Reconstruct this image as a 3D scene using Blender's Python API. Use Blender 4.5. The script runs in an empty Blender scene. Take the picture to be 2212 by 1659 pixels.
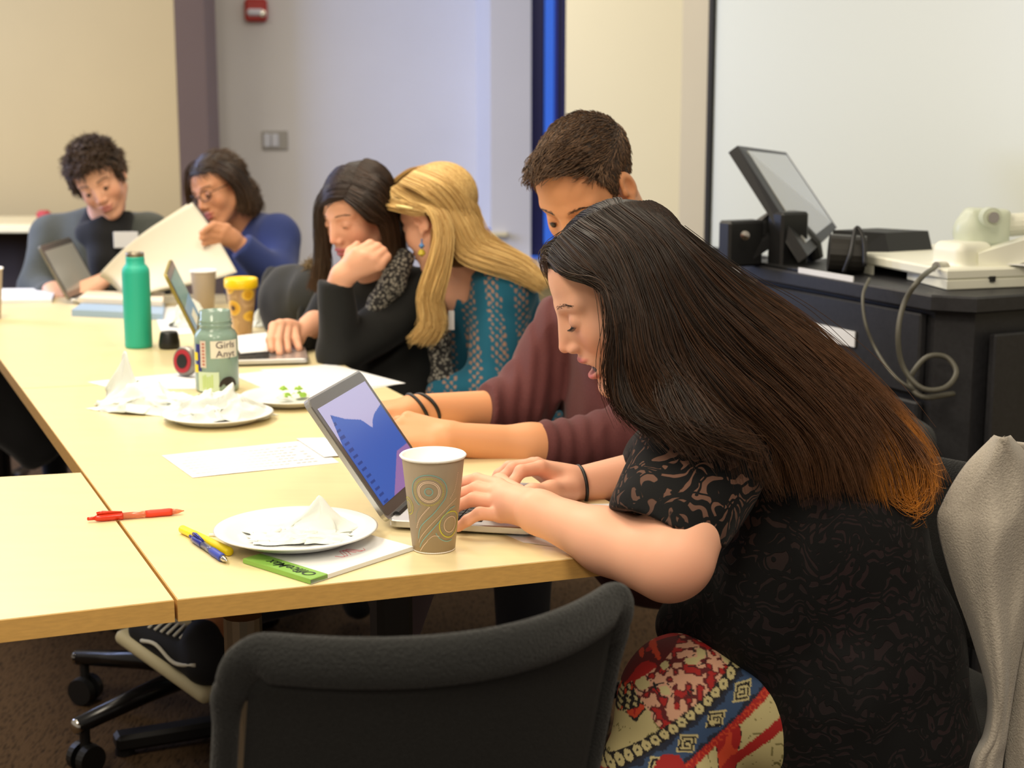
import bpy, math, random
import numpy as np
from mathutils import Vector, Matrix
random.seed(4); RNG = np.random.default_rng(11)
C = bpy.context.scene.collection
F = 3400.0; PITCH = math.atan(630 / F); CZ = 1.364; TZ = 0.74
V3 = lambda *a: np.array(a, dtype=float)
def ray(x, y):
    u = (x - 1106) / F; v = (y - 829.5) / F
    return V3(u, math.cos(PITCH) - v * math.sin(PITCH), -(v * math.cos(PITCH) + math.sin(PITCH)))
def G(x, y, z=TZ):                      # where the sight line meets the height z
    r = ray(x, y); return V3(0, 0, CZ) + r * ((z - CZ) / r[2])
def W(x, y, Y):                         # where the sight line meets the distance Y
    r = ray(x, y); return V3(0, 0, CZ) + r * (Y / r[1])
def nrm(v): v = np.asarray(v, float); return v / (np.linalg.norm(v) + 1e-12)
# ---------------------------------------------------------------- materials
def lin(c):
    return tuple((x / 12.92 if x <= .04045 else ((x + .055) / 1.055) ** 2.4) for x in [k / 255 for k in c]) + (1,)
def mat(name, col, rough=.5, metal=0, spec=.5, bump=None, sss=0, sheen=0, trans=0, alpha=1, noise=None, attr=None, emit=0, coat=0):
    m = bpy.data.materials.new(name); m.use_nodes = True
    nt = m.node_tree; N = nt.nodes; L = nt.links; b = N['Principled BSDF']
    c = lin(col) if max(col) > 1.01 else tuple(col) + (1,)
    b.inputs['Base Color'].default_value = c
    b.inputs['Roughness'].default_value = rough; b.inputs['Metallic'].default_value = metal
    b.inputs['Specular IOR Level'].default_value = spec
    b.inputs['Transmission Weight'].default_value = trans; b.inputs['Alpha'].default_value = alpha
    b.inputs['Coat Weight'].default_value = coat
    if sheen: b.inputs['Sheen Weight'].default_value = sheen; b.inputs['Sheen Roughness'].default_value = .4
    if sss:
        b.inputs['Subsurface Weight'].default_value = sss; b.inputs['Subsurface Radius'].default_value = (1, .35, .2)
        b.inputs['Subsurface Scale'].default_value = .006
    src = None
    tc = N.new('ShaderNodeTexCoord')
    if attr:
        a = N.new('ShaderNodeAttribute'); a.attribute_name = attr; src = a.outputs['Color']
        L.new(src, b.inputs['Base Color'])
    if noise:                           # (scale, amount, stretch)
        sc, am = noise[0], noise[1]
        mp = N.new('ShaderNodeMapping'); L.new(tc.outputs['Object'], mp.inputs[0])
        if len(noise) > 2: mp.inputs['Scale'].default_value = noise[2]
        n = N.new('ShaderNodeTexNoise'); n.inputs['Scale'].default_value = sc; n.inputs['Detail'].default_value = 5
        L.new(mp.outputs[0], n.inputs[0])
        r = N.new('ShaderNodeMapRange'); r.inputs[1].default_value = .25; r.inputs[2].default_value = .75
        r.inputs[3].default_value = 1 - am; r.inputs[4].default_value = 1 + am; L.new(n.outputs[0], r.inputs[0])
        mx = N.new('ShaderNodeVectorMath'); mx.operation = 'MULTIPLY'
        if src: L.new(src, mx.inputs[0])
        else: mx.inputs[0].default_value = c[:3]
        L.new(r.outputs[0], mx.inputs[1]); L.new(mx.outputs[0], b.inputs['Base Color']); src = mx.outputs[0]
    if bump:                            # (scale, strength, distance)
        n = N.new('ShaderNodeTexNoise'); n.inputs['Scale'].default_value = bump[0]; n.inputs['Detail'].default_value = 3
        L.new(tc.outputs['Object'], n.inputs[0])
        bp = N.new('ShaderNodeBump'); bp.inputs['Strength'].default_value = bump[1]; bp.inputs['Distance'].default_value = bump[2]
        L.new(n.outputs[0], bp.inputs['Height']); L.new(bp.outputs[0], b.inputs['Normal'])
    if emit:
        b.inputs['Emission Strength'].default_value = emit
        if src: L.new(src, b.inputs['Emission Color'])
        else: b.inputs['Emission Color'].default_value = c
    return m
# ---------------------------------------------------------------- mesh objects
def link(o, parent=None):
    C.objects.link(o)
    if parent is not None: o.parent = parent
    return o
def meshobj(name, V, Fc, m, parent=None, smooth=False, col=None, mi=None):
    me = bpy.data.meshes.new(name)
    V = np.asarray(V, np.float32)
    if isinstance(Fc, np.ndarray) and Fc.ndim == 2:
        nf, k = Fc.shape
        me.vertices.add(len(V)); me.vertices.foreach_set('co', V.ravel())
        me.loops.add(nf * k); me.loops.foreach_set('vertex_index', Fc.astype(np.int32).ravel())
        me.polygons.add(nf); me.polygons.foreach_set('loop_start', np.arange(0, nf * k, k, dtype=np.int32))
        me.update(calc_edges=True)
    else:
        me.from_pydata(V.tolist(), [], [list(map(int, f)) for f in Fc]); me.update()
    if smooth: me.polygons.foreach_set('use_smooth', np.ones(len(me.polygons), bool))
    for mm in (m if isinstance(m, (list, tuple)) else [m]): me.materials.append(mm)
    if mi is not None: me.polygons.foreach_set('material_index', np.asarray(mi, np.int32))
    if col is not None:
        a = me.color_attributes.new('Col', 'FLOAT_COLOR', 'POINT')
        cc = np.ones((len(V), 4), np.float32); cc[:, :3] = col; a.data.foreach_set('color', cc.ravel())
    me.validate(); me.update()
    return link(bpy.data.objects.new(name, me), parent)
def tag(o, label=None, cat=None, group=None, kind=None):
    for k, v in (('label', label), ('category', cat), ('group', group), ('kind', kind)):
        if v: o[k] = v
    return o
def thing(name, label, cat, loc=(0, 0, 0), group=None):
    o = bpy.data.objects.new(name, None); o.empty_display_size = .05; o.location = [float(v) for v in loc]; C.objects.link(o)
    tag(o, label, cat, group); bpy.context.view_layer.update(); return o
def rel(o):                              # world point array -> local of an unrotated empty
    return np.array(o.location)
class MB:
    def __init__(s): s.v = []; s.f = []; s.m = []
    def add(s, V, Fc, mi=0):
        n = len(s.v); s.v.extend([tuple(map(float, p)) for p in V]); s.f.extend([tuple(i + n for i in f) for f in Fc]); s.m.extend([mi] * len(Fc)); return s
    def box(s, c, size, R=None, mi=0, bev=0):
        x, y, z = [k / 2 for k in size]
        if bev:
            # chamfered box: 24 vertices
            b = min(bev, x * .9, y * .9, z * .9); P = []
            for sx in (-1, 1):
                for sy in (-1, 1):
                    for sz in (-1, 1):
                        P += [(sx * x, sy * (y - b), sz * (z - b)), (sx * (x - b), sy * y, sz * (z - b)), (sx * (x - b), sy * (y - b), sz * z)]
            idx = lambda a, b_, c_, k: ((a * 2 + b_) * 2 + c_) * 3 + k
            Fc = [[idx(1, 0, 0, 0), idx(1, 1, 0, 0), idx(1, 1, 1, 0), idx(1, 0, 1, 0)], [idx(0, 0, 0, 0), idx(0, 0, 1, 0), idx(0, 1, 1, 0), idx(0, 1, 0, 0)],
                  [idx(0, 1, 0, 1), idx(0, 1, 1, 1), idx(1, 1, 1, 1), idx(1, 1, 0, 1)], [idx(0, 0, 0, 1), idx(1, 0, 0, 1), idx(1, 0, 1, 1), idx(0, 0, 1, 1)],
                  [idx(0, 0, 1, 2), idx(1, 0, 1, 2), idx(1, 1, 1, 2), idx(0, 1, 1, 2)], [idx(0, 0, 0, 2), idx(0, 1, 0, 2), idx(1, 1, 0, 2), idx(1, 0, 0, 2)]]
            for a in (0, 1):
                for b2 in (0, 1):
                    Fc.append([idx(a, b2, 0, 0), idx(a, b2, 1, 0), idx(a, b2, 1, 1), idx(a, b2, 0, 1)])
                    Fc.append([idx(a, 0, b2, 0), idx(a, 1, b2, 0), idx(a, 1, b2, 2), idx(a, 0, b2, 2)])
                    Fc.append([idx(0, a, b2, 1), idx(1, a, b2, 1), idx(1, a, b2, 2), idx(0, a, b2, 2)])
                    for c2 in (0, 1): Fc.append([idx(a, b2, c2, 0), idx(a, b2, c2, 1), idx(a, b2, c2, 2)])
            P = np.array(P)
        else:
            P = np.array([(a, b, c_) for a in (-x, x) for b in (-y, y) for c_ in (-z, z)])
            Fc = [(0, 1, 3, 2), (4, 6, 7, 5), (0, 4, 5, 1), (2, 3, 7, 6), (0, 2, 6, 4), (1, 5, 7, 3)]
        if R is not None: P = P @ np.asarray(R).T
        return s.add(P + np.asarray(c), Fc, mi)
    def prism(s, poly, z0, z1, mi=0, bev=0):
        n = len(poly); P = np.array(poly, float)
        rings = [(P, z0), (P, z1)]
        if bev:
            c = P.mean(0); Pi = P + np.array([nrm(c - q) for q in P]) * bev * 1.4
            rings = [(Pi, z0), (P, z0 + bev), (P, z1 - bev), (Pi, z1)]
        V = []; Fc = []
        for Q, z in rings: V += [(q[0], q[1], z) for q in Q]
        for k in range(len(rings) - 1):
            for i in range(n): j = (i + 1) % n; Fc.append((k * n + i, k * n + j, (k + 1) * n + j, (k + 1) * n + i))
        Fc.append(tuple(range(n))[::-1]); Fc.append(tuple(range((len(rings) - 1) * n, len(rings) * n)))
        return s.add(V, Fc, mi)
    def tube(s, pts, r, n=10, mi=0, closed=False, cap=True):
        P = [np.asarray(p, float) for p in pts]; m = len(P)
        rr = [r] * m if np.isscalar(r) else list(r)
        V = []; Fc = []; up = None
        for i in range(m):
            if closed: t = P[(i + 1) % m] - P[i - 1]
            else: t = P[min(i + 1, m - 1)] - P[max(i - 1, 0)]
            t = nrm(t)
            if up is None:
                up = np.cross(t, (0, 0, 1)); up = nrm(up) if np.linalg.norm(up) > 1e-3 else V3(1, 0, 0)
            up = nrm(up - t * np.dot(up, t)); w = np.cross(t, up)
            for k in range(n):
                a = 2 * math.pi * k / n; V.append(P[i] + rr[i] * (math.cos(a) * up + math.sin(a) * w))
        for i in range(m if closed else m - 1):
            j = (i + 1) % m
            for k in range(n): q = (k + 1) % n; Fc.append((i * n + k, i * n + q, j * n + q, j * n + k))
        if not closed and cap: Fc.append(tuple(range(n))[::-1]); Fc.append(tuple(range((m - 1) * n, m * n)))
        return s.add(V, Fc, mi)
    def lathe(s, prof, c=(0, 0, 0), n=40, mi=0, R=None, wob=None, cap=True):
        V = []; Fc = []
        for i, (r, z) in enumerate(prof):
            for k in range(n):
                a = 2 * math.pi * k / n; q = r * (wob(a, i) if wob else 1)
                V.append((q * math.cos(a), q * math.sin(a), z))
        for i in range(len(prof) - 1):
            for k in range(n): q = (k + 1) % n; Fc.append((i * n + k, i * n + q, (i + 1) * n + q, (i + 1) * n + k))
        zr = [r < 1e-5 for r, z in prof]; fix = lambda i: (i // n) * n if zr[i // n] else i; F2 = []
        for f in Fc:
            q = []
            for i in f:
                j = fix(i)
                if j not in q: q.append(j)
            if len(q) > 2: F2.append(tuple(q))
        Fc = F2
        if cap and prof[0][0] > 1e-5: Fc.append(tuple(range(n))[::-1])
        if cap and prof[-1][0] > 1e-5: Fc.append(tuple(range((len(prof) - 1) * n, len(prof) * n)))
        V = np.array(V)
        if R is not None: V = V @ np.asarray(R).T
        return s.add(V + np.asarray(c), Fc, mi)
    def grid(s, fn, nu, nv, mi=0):
        V = [fn(i / (nu - 1), j / (nv - 1)) for i in range(nu) for j in range(nv)]
        Fc = [(i * nv + j, (i + 1) * nv + j, (i + 1) * nv + j + 1, i * nv + j + 1) for i in range(nu - 1) for j in range(nv - 1)]
        return s.add(V, Fc, mi)
    def slab(s, fn, nu, nv, th, mi=0):      # a curved sheet with thickness
        P = np.array([[fn(i / (nu - 1), j / (nv - 1)) for j in range(nv)] for i in range(nu)], float)
        du = np.gradient(P, axis=0); dv = np.gradient(P, axis=1); N = np.cross(du, dv)
        N /= np.linalg.norm(N, axis=2, keepdims=True) + 1e-9
        A = (P + N * th / 2).reshape(-1, 3); B = (P - N * th / 2).reshape(-1, 3); n = len(A)
        q = lambda i, j: i * nv + j; Fc = []
        for i in range(nu - 1):
            for j in range(nv - 1):
                Fc.append((q(i, j), q(i + 1, j), q(i + 1, j + 1), q(i, j + 1))); Fc.append((n + q(i, j), n + q(i, j + 1), n + q(i + 1, j + 1), n + q(i + 1, j)))
        for i in range(nu - 1):
            Fc.append((q(i, 0), n + q(i, 0), n + q(i + 1, 0), q(i + 1, 0))); Fc.append((q(i, nv - 1), q(i + 1, nv - 1), n + q(i + 1, nv - 1), n + q(i, nv - 1)))
        for j in range(nv - 1):
            Fc.append((q(0, j), q(0, j + 1), n + q(0, j + 1), n + q(0, j))); Fc.append((q(nu - 1, j), n + q(nu - 1, j), n + q(nu - 1, j + 1), q(nu - 1, j + 1)))
        return s.add(np.vstack([A, B]), Fc, mi)
    def build(s, name, m, parent=None, smooth=False, auto=None):
        V = np.array(s.v)
        if parent is not None: V = V - rel_chain(parent)
        o = meshobj(name, V, s.f, m, parent, smooth, mi=s.m)
        if auto:
            import bmesh
            bm = bmesh.new(); bm.from_mesh(o.data); bmesh.ops.recalc_face_normals(bm, faces=bm.faces)
            for e in bm.edges:
                if len(e.link_faces) == 2 and e.calc_face_angle(0) > math.radians(auto): e.smooth = False
            for f_ in bm.faces: f_.smooth = True
            bm.to_mesh(o.data); bm.free()
        return o
def rel_chain(p):
    t = np.zeros(3)
    while p is not None: t = t + np.array(p.location); p = p.parent
    return t
def frame(f, roll=0):                    # columns: side, forward, up
    f = nrm(f); u = nrm(V3(0, 0, 1) - f * f[2]); r = np.cross(f, u)
    c, s_ = math.cos(roll), math.sin(roll); u2 = u * c + r * s_; r2 = np.cross(f, u2)
    return np.stack([r2, f, u2], 1)
def rotz(a): return np.array([[math.cos(a), -math.sin(a), 0], [math.sin(a), math.cos(a), 0], [0, 0, 1]])
def spline(pts, n):
    P = np.asarray(pts, float); m = len(P)
    if m == 2: t = np.linspace(0, 1, n)[:, None]; return P[0] * (1 - t) + P[1] * t
    Q = np.vstack([2 * P[0] - P[1], P, 2 * P[-1] - P[-2]]); t = np.linspace(0, m - 1 - 1e-6, n); i = t.astype(int); u = (t - i)[:, None]
    a, b, c, d = Q[i], Q[i + 1], Q[i + 2], Q[i + 3]
    return .5 * (2 * b + (c - a) * u + (2 * a - 5 * b + 4 * c - d) * u ** 2 + (3 * b - a - 3 * c + d) * u ** 3)
# ---------------------------------------------------------------- distance-field modelling
def ell(c, r, R=None):
    c = np.asarray(c, np.float32); r = np.asarray(r, np.float32) * np.ones(3, np.float32)
    Rm = None if R is None else np.asarray(R, np.float32)
    def f(P):
        q = P - c
        if Rm is not None: q = q @ Rm
        k0 = np.sqrt(((q / r) ** 2).sum(1)); k1 = np.sqrt(((q / (r * r)) ** 2).sum(1)) + 1e-6
        return k0 * (k0 - 1) / k1
    return f
def rc(a, b, ra, rb=None):
    a = np.asarray(a, np.float32); b = np.asarray(b, np.float32); rb = ra if rb is None else rb
    ab = b - a; L2 = float(ab @ ab) + 1e-12
    def f(P):
        q = P - a; t = np.clip((q @ ab) / L2, 0, 1)
        return np.sqrt(((q - t[:, None] * ab) ** 2).sum(1)) - (ra + (rb - ra) * t)
    return f
def rbox(c, h, r, R=None):
    c = np.asarray(c, np.float32); h = np.asarray(h, np.float32)
    def f(P):
        q = P - c
        if R is not None: q = q @ np.asarray(R, np.float32)
        q = np.abs(q) - (h - r); return np.sqrt((np.maximum(q, 0) ** 2).sum(1)) + np.minimum(q.max(1), 0) - r
    return f
def plane(c, n):
    c = np.asarray(c, np.float32); n = np.asarray(nrm(n), np.float32)
    return lambda P: (P - c) @ n
def smin(a, b, k):
    if k <= 0: return np.minimum(a, b)
    h = np.maximum(k - np.abs(a - b), 0) / k; return np.minimum(a, b) - h * h * k * .25
class SDF:
    def __init__(s): s.ops = []
    def u(s, f, k=.01): s.ops.append((0, f, k)); return s
    def sub(s, f, k=.005): s.ops.append((1, f, k)); return s
    def cut(s, f, k=.0): s.ops.append((2, f, k)); return s     # keep where f<0
    def add(s, f): s.ops.append((3, f, 0)); return s           # add a displacement
    def chain(s, pts, rs, k=.01):
        for i in range(len(pts) - 1): s.u(rc(pts[i], pts[i + 1], rs[i], rs[i + 1]), k)
        return s
    def __call__(s, P):
        d = np.full(len(P), 1., np.float32)
        for t, f, k in s.ops:
            if t == 0: d = smin(d, f(P), k)
            elif t == 1: d = -smin(-d, f(P), k)
            elif t == 2: d = -smin(-d, -f(P), k)
            else: d = d + f(P)
        return d
def polygonise(f, lo, hi, h):
    lo = np.asarray(lo, float); hi = np.asarray(hi, float); B = 8
    nb = np.ceil((hi - lo) / (h * B)).astype(int) + 1; n = nb * B
    g = np.stack(np.meshgrid(*[np.arange(k) for k in nb], indexing='ij'), -1).reshape(-1, 3)
    cen = lo + (g * B + (B - 1) / 2) * h
    dc = f(cen.astype(np.float32)); rad = h * B * .87 * 1.6 + .002
    D = np.where(dc.reshape(nb) > 0, np.float32(1), np.float32(-1)).repeat(B, 0).repeat(B, 1).repeat(B, 2)
    act = g[np.abs(dc) < rad]
    off = np.stack(np.meshgrid(*[np.arange(B)] * 3, indexing='ij'), -1).reshape(-1, 3)
    for k in range(0, len(act), 1500):
        a = act[k:k + 1500]; ijk = (a[:, None, :] * B + off[None]).reshape(-1, 3)
        D[ijk[:, 0], ijk[:, 1], ijk[:, 2]] = f((lo + ijk * h).astype(np.float32))
    S = D < 0
    cs = np.zeros(np.array(S.shape) - 1, np.int8)
    for dx in (0, 1):
        for dy in (0, 1):
            for dz in (0, 1): cs += S[dx:S.shape[0] - 1 + dx, dy:S.shape[1] - 1 + dy, dz:S.shape[2] - 1 + dz]
    cells = np.argwhere((cs > 0) & (cs < 8)); idx = np.full(cs.shape, -1, np.int32); idx[tuple(cells.T)] = np.arange(len(cells))
    acc = np.zeros((len(cells), 3)); cnt = np.zeros(len(cells))
    cn = [(a, b, c) for a in (0, 1) for b in (0, 1) for c in (0, 1)]
    for a in cn:
        for ax in range(3):
            if a[ax]: continue
            b = list(a); b[ax] = 1
            da = D[cells[:, 0] + a[0], cells[:, 1] + a[1], cells[:, 2] + a[2]]; db = D[cells[:, 0] + b[0], cells[:, 1] + b[1], cells[:, 2] + b[2]]
            m = (da < 0) != (db < 0); t = np.where(m, da / np.where(m, da - db, 1), 0)
            p = np.array(a, float)[None].repeat(len(cells), 0); p[:, ax] = t
            acc[m] += p[m]; cnt[m] += 1
    Vx = lo + (cells + acc / cnt[:, None]) * h
    Q = []
    for ax in range(3):
        sl0 = [slice(None)] * 3; sl1 = [slice(None)] * 3; sl0[ax] = slice(0, -1); sl1[ax] = slice(1, None)
        A = S[tuple(sl0)]; Bq = S[tuple(sl1)]; e = np.argwhere(A != Bq)
        o1, o2 = [(1, 2), (2, 0), (0, 1)][ax]
        e = e[(e[:, o1] > 0) & (e[:, o2] > 0) & (e[:, o1] < S.shape[o1] - 1) & (e[:, o2] < S.shape[o2] - 1)]
        ins = A[tuple(e.T)]; qs = []
        for d1, d2 in ((-1, -1), (0, -1), (0, 0), (-1, 0)):
            c = e.copy(); c[:, o1] += d1; c[:, o2] += d2; qs.append(idx[tuple(c.T)])
        q = np.stack(qs, 1); q[~ins] = q[~ins][:, ::-1]; Q.append(q)
    Q = np.vstack(Q); Q = Q[(Q >= 0).all(1)]
    return Vx, Q
def sdfobj(name, parts, m, parent=None, colf=None):      # parts: list of (sdf, lo, hi, h), joined in ONE mesh
    Vs = []; Qs = []; n = 0
    for f, lo, hi, h in parts:
        V, Q = polygonise(f, lo, hi, h); Vs.append(V); Qs.append(Q + n); n += len(V)
    V = np.vstack(Vs); Q = np.vstack(Qs)
    col = colf(V) if colf else None
    if parent is not None: V = V - rel_chain(parent)
    return meshobj(name, V, Q, m, parent, True, col)
def vnoise(P, sc, seed=0):                               # smooth value noise
    q = P * sc; i = np.floor(q).astype(np.int64); fr = q - i; fr = fr * fr * (3 - 2 * fr); out = 0
    def hsh(a, b, c):
        h = (a * 374761393 + b * 668265263 + c * 2147483647 + seed * 144665) & 0xFFFFFFFF
        h = ((h ^ (h >> 13)) * 1274126177) & 0xFFFFFFFF; return ((h ^ (h >> 16)) & 0xFFFF) / 65535.
    for a in (0, 1):
        for b in (0, 1):
            for c in (0, 1):
                w = (fr[:, 0] if a else 1 - fr[:, 0]) * (fr[:, 1] if b else 1 - fr[:, 1]) * (fr[:, 2] if c else 1 - fr[:, 2])
                out = out + w * hsh(i[:, 0] + a, i[:, 1] + b, i[:, 2] + c)
    return out * 2 - 1
# ---------------------------------------------------------------- strands
def strandmesh(name, Ps, r, m, parent=None, colf=None, taper=.3):
    """Ps: (S,K,3) points; three-sided tubes, one mesh"""
    Ps = np.asarray(Ps, np.float32); S, K, _ = Ps.shape
    T = np.gradient(Ps, axis=1); T /= np.linalg.norm(T, axis=2, keepdims=True) + 1e-9
    ref = np.zeros_like(T); ref[..., 1] = 1.; ref[..., 0] = .31
    A = np.cross(T, ref); A /= np.linalg.norm(A, axis=2, keepdims=True) + 1e-9; Bn = np.cross(T, A)
    rad = (r if np.isscalar(r) else np.asarray(r)[:, None]) * (1 - (1 - taper) * np.linspace(0, 1, K) ** 3)[None, :] * np.ones((S, 1))
    V = []
    for k in range(3):
        a = 2 * math.pi * k / 3; V.append(Ps + rad[..., None] * (math.cos(a) * A + math.sin(a) * Bn))
    V = np.stack(V, 2).reshape(-1, 3)
    s_ = np.arange(S)[:, None, None]; k_ = np.arange(K - 1)[None, :, None]; j = np.arange(3)[None, None, :]
    b = (s_ * K + k_) * 3; q = np.stack([b + j, b + (j + 1) % 3, b + 3 + (j + 1) % 3, b + 3 + j], -1).reshape(-1, 4)
    col = colf(V, S, K) if colf else None
    if parent is not None: V = V - rel_chain(parent)
    return meshobj(name, V, q, m, parent, True, col)
def sheet_strands(guides, n, K, thick, jit=.002, wave=.002, seed=0, lo=0, hi=1, cut=.15, clump=0):
    """guides: list of polylines (across); strands run along them"""
    g = np.random.default_rng(seed); Gd = np.array([spline(q, K) for q in guides]); m = len(Gd)
    u = np.sort(g.uniform(lo, hi, n)); 
    cid = None
    if clump: cid = np.round(u * clump).astype(int); u = u * .5 + cid / clump * .5
    u = u * (m - 1)
    P = np.zeros((n, K, 3))
    GA = np.transpose(Gd, (1, 0, 2))                   # K,m,3
    Q = np.concatenate([2 * GA[:, :1] - GA[:, 1:2], GA, 2 * GA[:, -1:] - GA[:, -2:-1]], 1)
    i = np.clip(u.astype(int), 0, m - 2); f = (u - i)[None, :, None]
    a, b, c, d = Q[:, i], Q[:, i + 1], Q[:, i + 2], Q[:, i + 3]
    P = .5 * (2 * b + (c - a) * f + (2 * a - 5 * b + 4 * c - d) * f ** 2 + (3 * b - a - 3 * c + d) * f ** 3)
    P = np.transpose(P, (1, 0, 2)); t = np.linspace(0, 1, K)
    ph = g.uniform(0, 6.28, (n, 1, 3)); am = g.normal(0, 1, (n, 1, 3)); fq = g.uniform(3, 8, (n, 1, 1))
    P += am * jit * (0.3 + t[None, :, None]) + wave * np.sin(ph + t[None, :, None] * fq) * (t[None, :, None] + .1)
    P += g.normal(0, 1, (n, 1, 3)) * thick * np.sin(np.clip(t * 1.2 + .1, 0, 1) * math.pi * .5)[None, :, None]
    if clump:                              # neighbouring strands swing together as locks
        cp = g.uniform(0, 6.28, (clump + 2, 1, 3)); ca = g.normal(0, .0045, (clump + 2, 1, 3)); P += ca[cid] * np.sin(cp[cid] + t[None, :, None] * 7) * (.15 + t[None, :, None])
    # vary the length: resample every strand up to its own end
    e = 1 - g.uniform(0, 1, n) ** 2 * cut; tt = t[None] * e[:, None] * (K - 1); k0 = np.clip(tt.astype(int), 0, K - 2); fr = (tt - k0)[..., None]
    r_ = np.arange(n)[:, None]
    return P[r_, k0] * (1 - fr) + P[r_, k0 + 1] * fr
# ================================================================ THE ROOM
D_ = nrm(V3(-.4, .9165, 0)); E_ = V3(.9165, .4, 0)      # along / across the tables; the room shares these axes
RT = np.stack([E_, D_, V3(0, 0, 1)], 1)
def RP(x, y, p0, n):                     # sight line meets a vertical plane
    r = ray(x, y); o = V3(0, 0, CZ); return o + r * (np.dot(p0 - o, n) / np.dot(r, n))
M = {}
M['wall_beige'] = mat('wall_beige', (178, 155, 105), .8, noise=(3, .02))
M['wall_pale'] = mat('wall_pale', (222, 222, 226), .8, noise=(3, .02))
M['wall_mauve'] = mat('wall_mauve', (138, 122, 124), .85, noise=(3, .03))
M['wall_cream'] = mat('wall_cream', (226, 214, 172), .8, noise=(3, .015))
M['wall_cream_shaded'] = mat('wall_cream_shaded', (196, 184, 152), .85, noise=(3, .02))  # greyer, darker cream: the shade on the whiteboard wall put into its colour
M['white_trim'] = mat('white_trim', (225, 225, 228), .5)
M['maple'] = mat('maple', (230, 214, 166), .38, noise=(9, .035, (1, 6, 1)), coat=.15)
M['maple_edge'] = mat('maple_edge', (205, 160, 88), .5, noise=(60, .1, (1, 1, 5)))
M['black_plastic'] = mat('black_plastic', (20, 20, 21), .45)
M['black_gloss'] = mat('black_gloss', (12, 12, 13), .25)
M['black_lam'] = mat('black_laminate', (38, 38, 41), .5, noise=(120, .25))
M['chrome'] = mat('chrome', (210, 205, 195), .18, 1)
M['alu'] = mat('aluminium', (205, 205, 205), .32, .9)
M['white_plastic'] = mat('white_plastic', (232, 232, 216), .4)
M['paper'] = mat('paper', (226, 227, 228), .8, noise=(14, .012))
M['steel'] = mat('brushed_steel', (150, 140, 122), .35, .8)
# carpet
def carpet():
    m = mat('carpet', (38, 28, 20), .95, spec=.1); nt = m.node_tree; N = nt.nodes; L = nt.links; b = N['Principled BSDF']
    tc = N.new('ShaderNodeTexCoord'); mp = N.new('ShaderNodeMapping'); mp.inputs['Rotation'].default_value = (0, 0, .42); mp.inputs['Scale'].default_value = (1, .22, 1)
    L.new(tc.outputs['Object'], mp.inputs[0])
    n1 = N.new('ShaderNodeTexNoise'); n1.inputs['Scale'].default_value = 190; n1.inputs['Detail'].default_value = 4; L.new(mp.outputs[0], n1.inputs[0])
    n2 = N.new('ShaderNodeTexVoronoi'); n2.inputs['Scale'].default_value = 120; L.new(mp.outputs[0], n2.inputs[0])
    cr = N.new('ShaderNodeValToRGB'); cr.color_ramp.elements[0].position = .32; cr.color_ramp.elements[0].color = lin((14, 11, 8)); cr.color_ramp.elements[1].position = .7; cr.color_ramp.elements[1].color = lin((74, 57, 40))
    ad = N.new('ShaderNodeMath'); ad.operation = 'MULTIPLY_ADD'; ad.inputs[1].default_value = .35; L.new(n2.outputs['Distance'], ad.inputs[0]); L.new(n1.outputs[0], ad.inputs[2])
    L.new(ad.outputs[0], cr.inputs[0]); L.new(cr.outputs[0], b.inputs['Base Color'])
    bp = N.new('ShaderNodeBump'); bp.inputs['Distance'].default_value = .004; bp.inputs['Strength'].default_value = .8; L.new(ad.outputs[0], bp.inputs['Height']); L.new(bp.outputs[0], b.inputs['Normal'])
    return m
tag(MB().box((0, 4.2, -.05), (12, 12, .1)).build('floor', carpet()), kind='structure')
def wallseg(name, a, b, z0, z1, th, m, side=1):         # vertical wall from a to b (xy), thickness behind
    a = V3(a[0], a[1], 0); b = V3(b[0], b[1], 0); d = nrm(b - a); n = V3(-d[1], d[0], 0) * side
    q = [a[:2], b[:2], (b + n * th)[:2], (a + n * th)[:2]]
    return tag(MB().prism(q, z0, z1).build(name, m), kind='structure')
HW = 2.75
pL = W(386, 300, 7.6); pL2 = W(-1500, 300, 7.6)
wallseg('wall_left', pL2, pL, 0, HW, .12, M['wall_beige'])
pc = W(450, 300, 7.75)
tag(MB().prism([(pL[0] + .001, pL[1]), (pc[0], pc[1]), (pc[0], pc[1] + .3), (pL[0] + .001, pL[1] + .3)], 0, HW).build('trim_1', M['wall_mauve']), kind='structure')
pb0 = W(447, 300, 8.35); pb1 = W(1062, 300, 8.6)
wallseg('wall_back', pb0, pb1, 0, HW, .12, M['wall_pale'])
# pale pier beside the window, window and sill
pw0 = W(1060, 300, 8.25); pw1 = W(1147, 300, 8.3)
wallseg('wall_pier', pw0, pw1, 0, HW, .4, M['wall_pale'])
win = thing('window_1', None, None, W(1182, 555, 8.5)); win['kind'] = 'structure'
M['blue_frame'] = mat('blue_window_frame', (38, 62, 190), .4)
M['blue_dark'] = mat('dark_blue_frame', (28, 34, 110), .4)
def glassmat():
    m = mat('window_glass', (60, 90, 200), .05, spec=.6, trans=.0, alpha=.15); return m
wz = W(1182, 552, 8.5)[2]
x0, x1 = W(1147, 300, 8.5)[0], W(1224, 300, 8.5)[0]
MB().box(((x0 + .035), 8.5, (wz + HW) / 2), (.07, .06, HW - wz), bev=.006).box((x1 - .03, 8.5, (wz + HW) / 2), (.06, .06, HW - wz), bev=.006).box(((x0 + x1) / 2, 8.5, wz + .03), (x1 - x0, .07, .06), bev=.006).build('window_frame', M['blue_dark'], win)
MB().box((W(1200, 300, 8.46)[0], 8.46, (wz + HW) / 2), (.018, .05, HW - wz), bev=.004).build('mullion', M['blue_frame'], win)
MB().box(((x0 + x1) / 2, 8.53, (wz + HW) / 2), (x1 - x0, .006, HW - wz)).build('pane', glassmat(), win)
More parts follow.
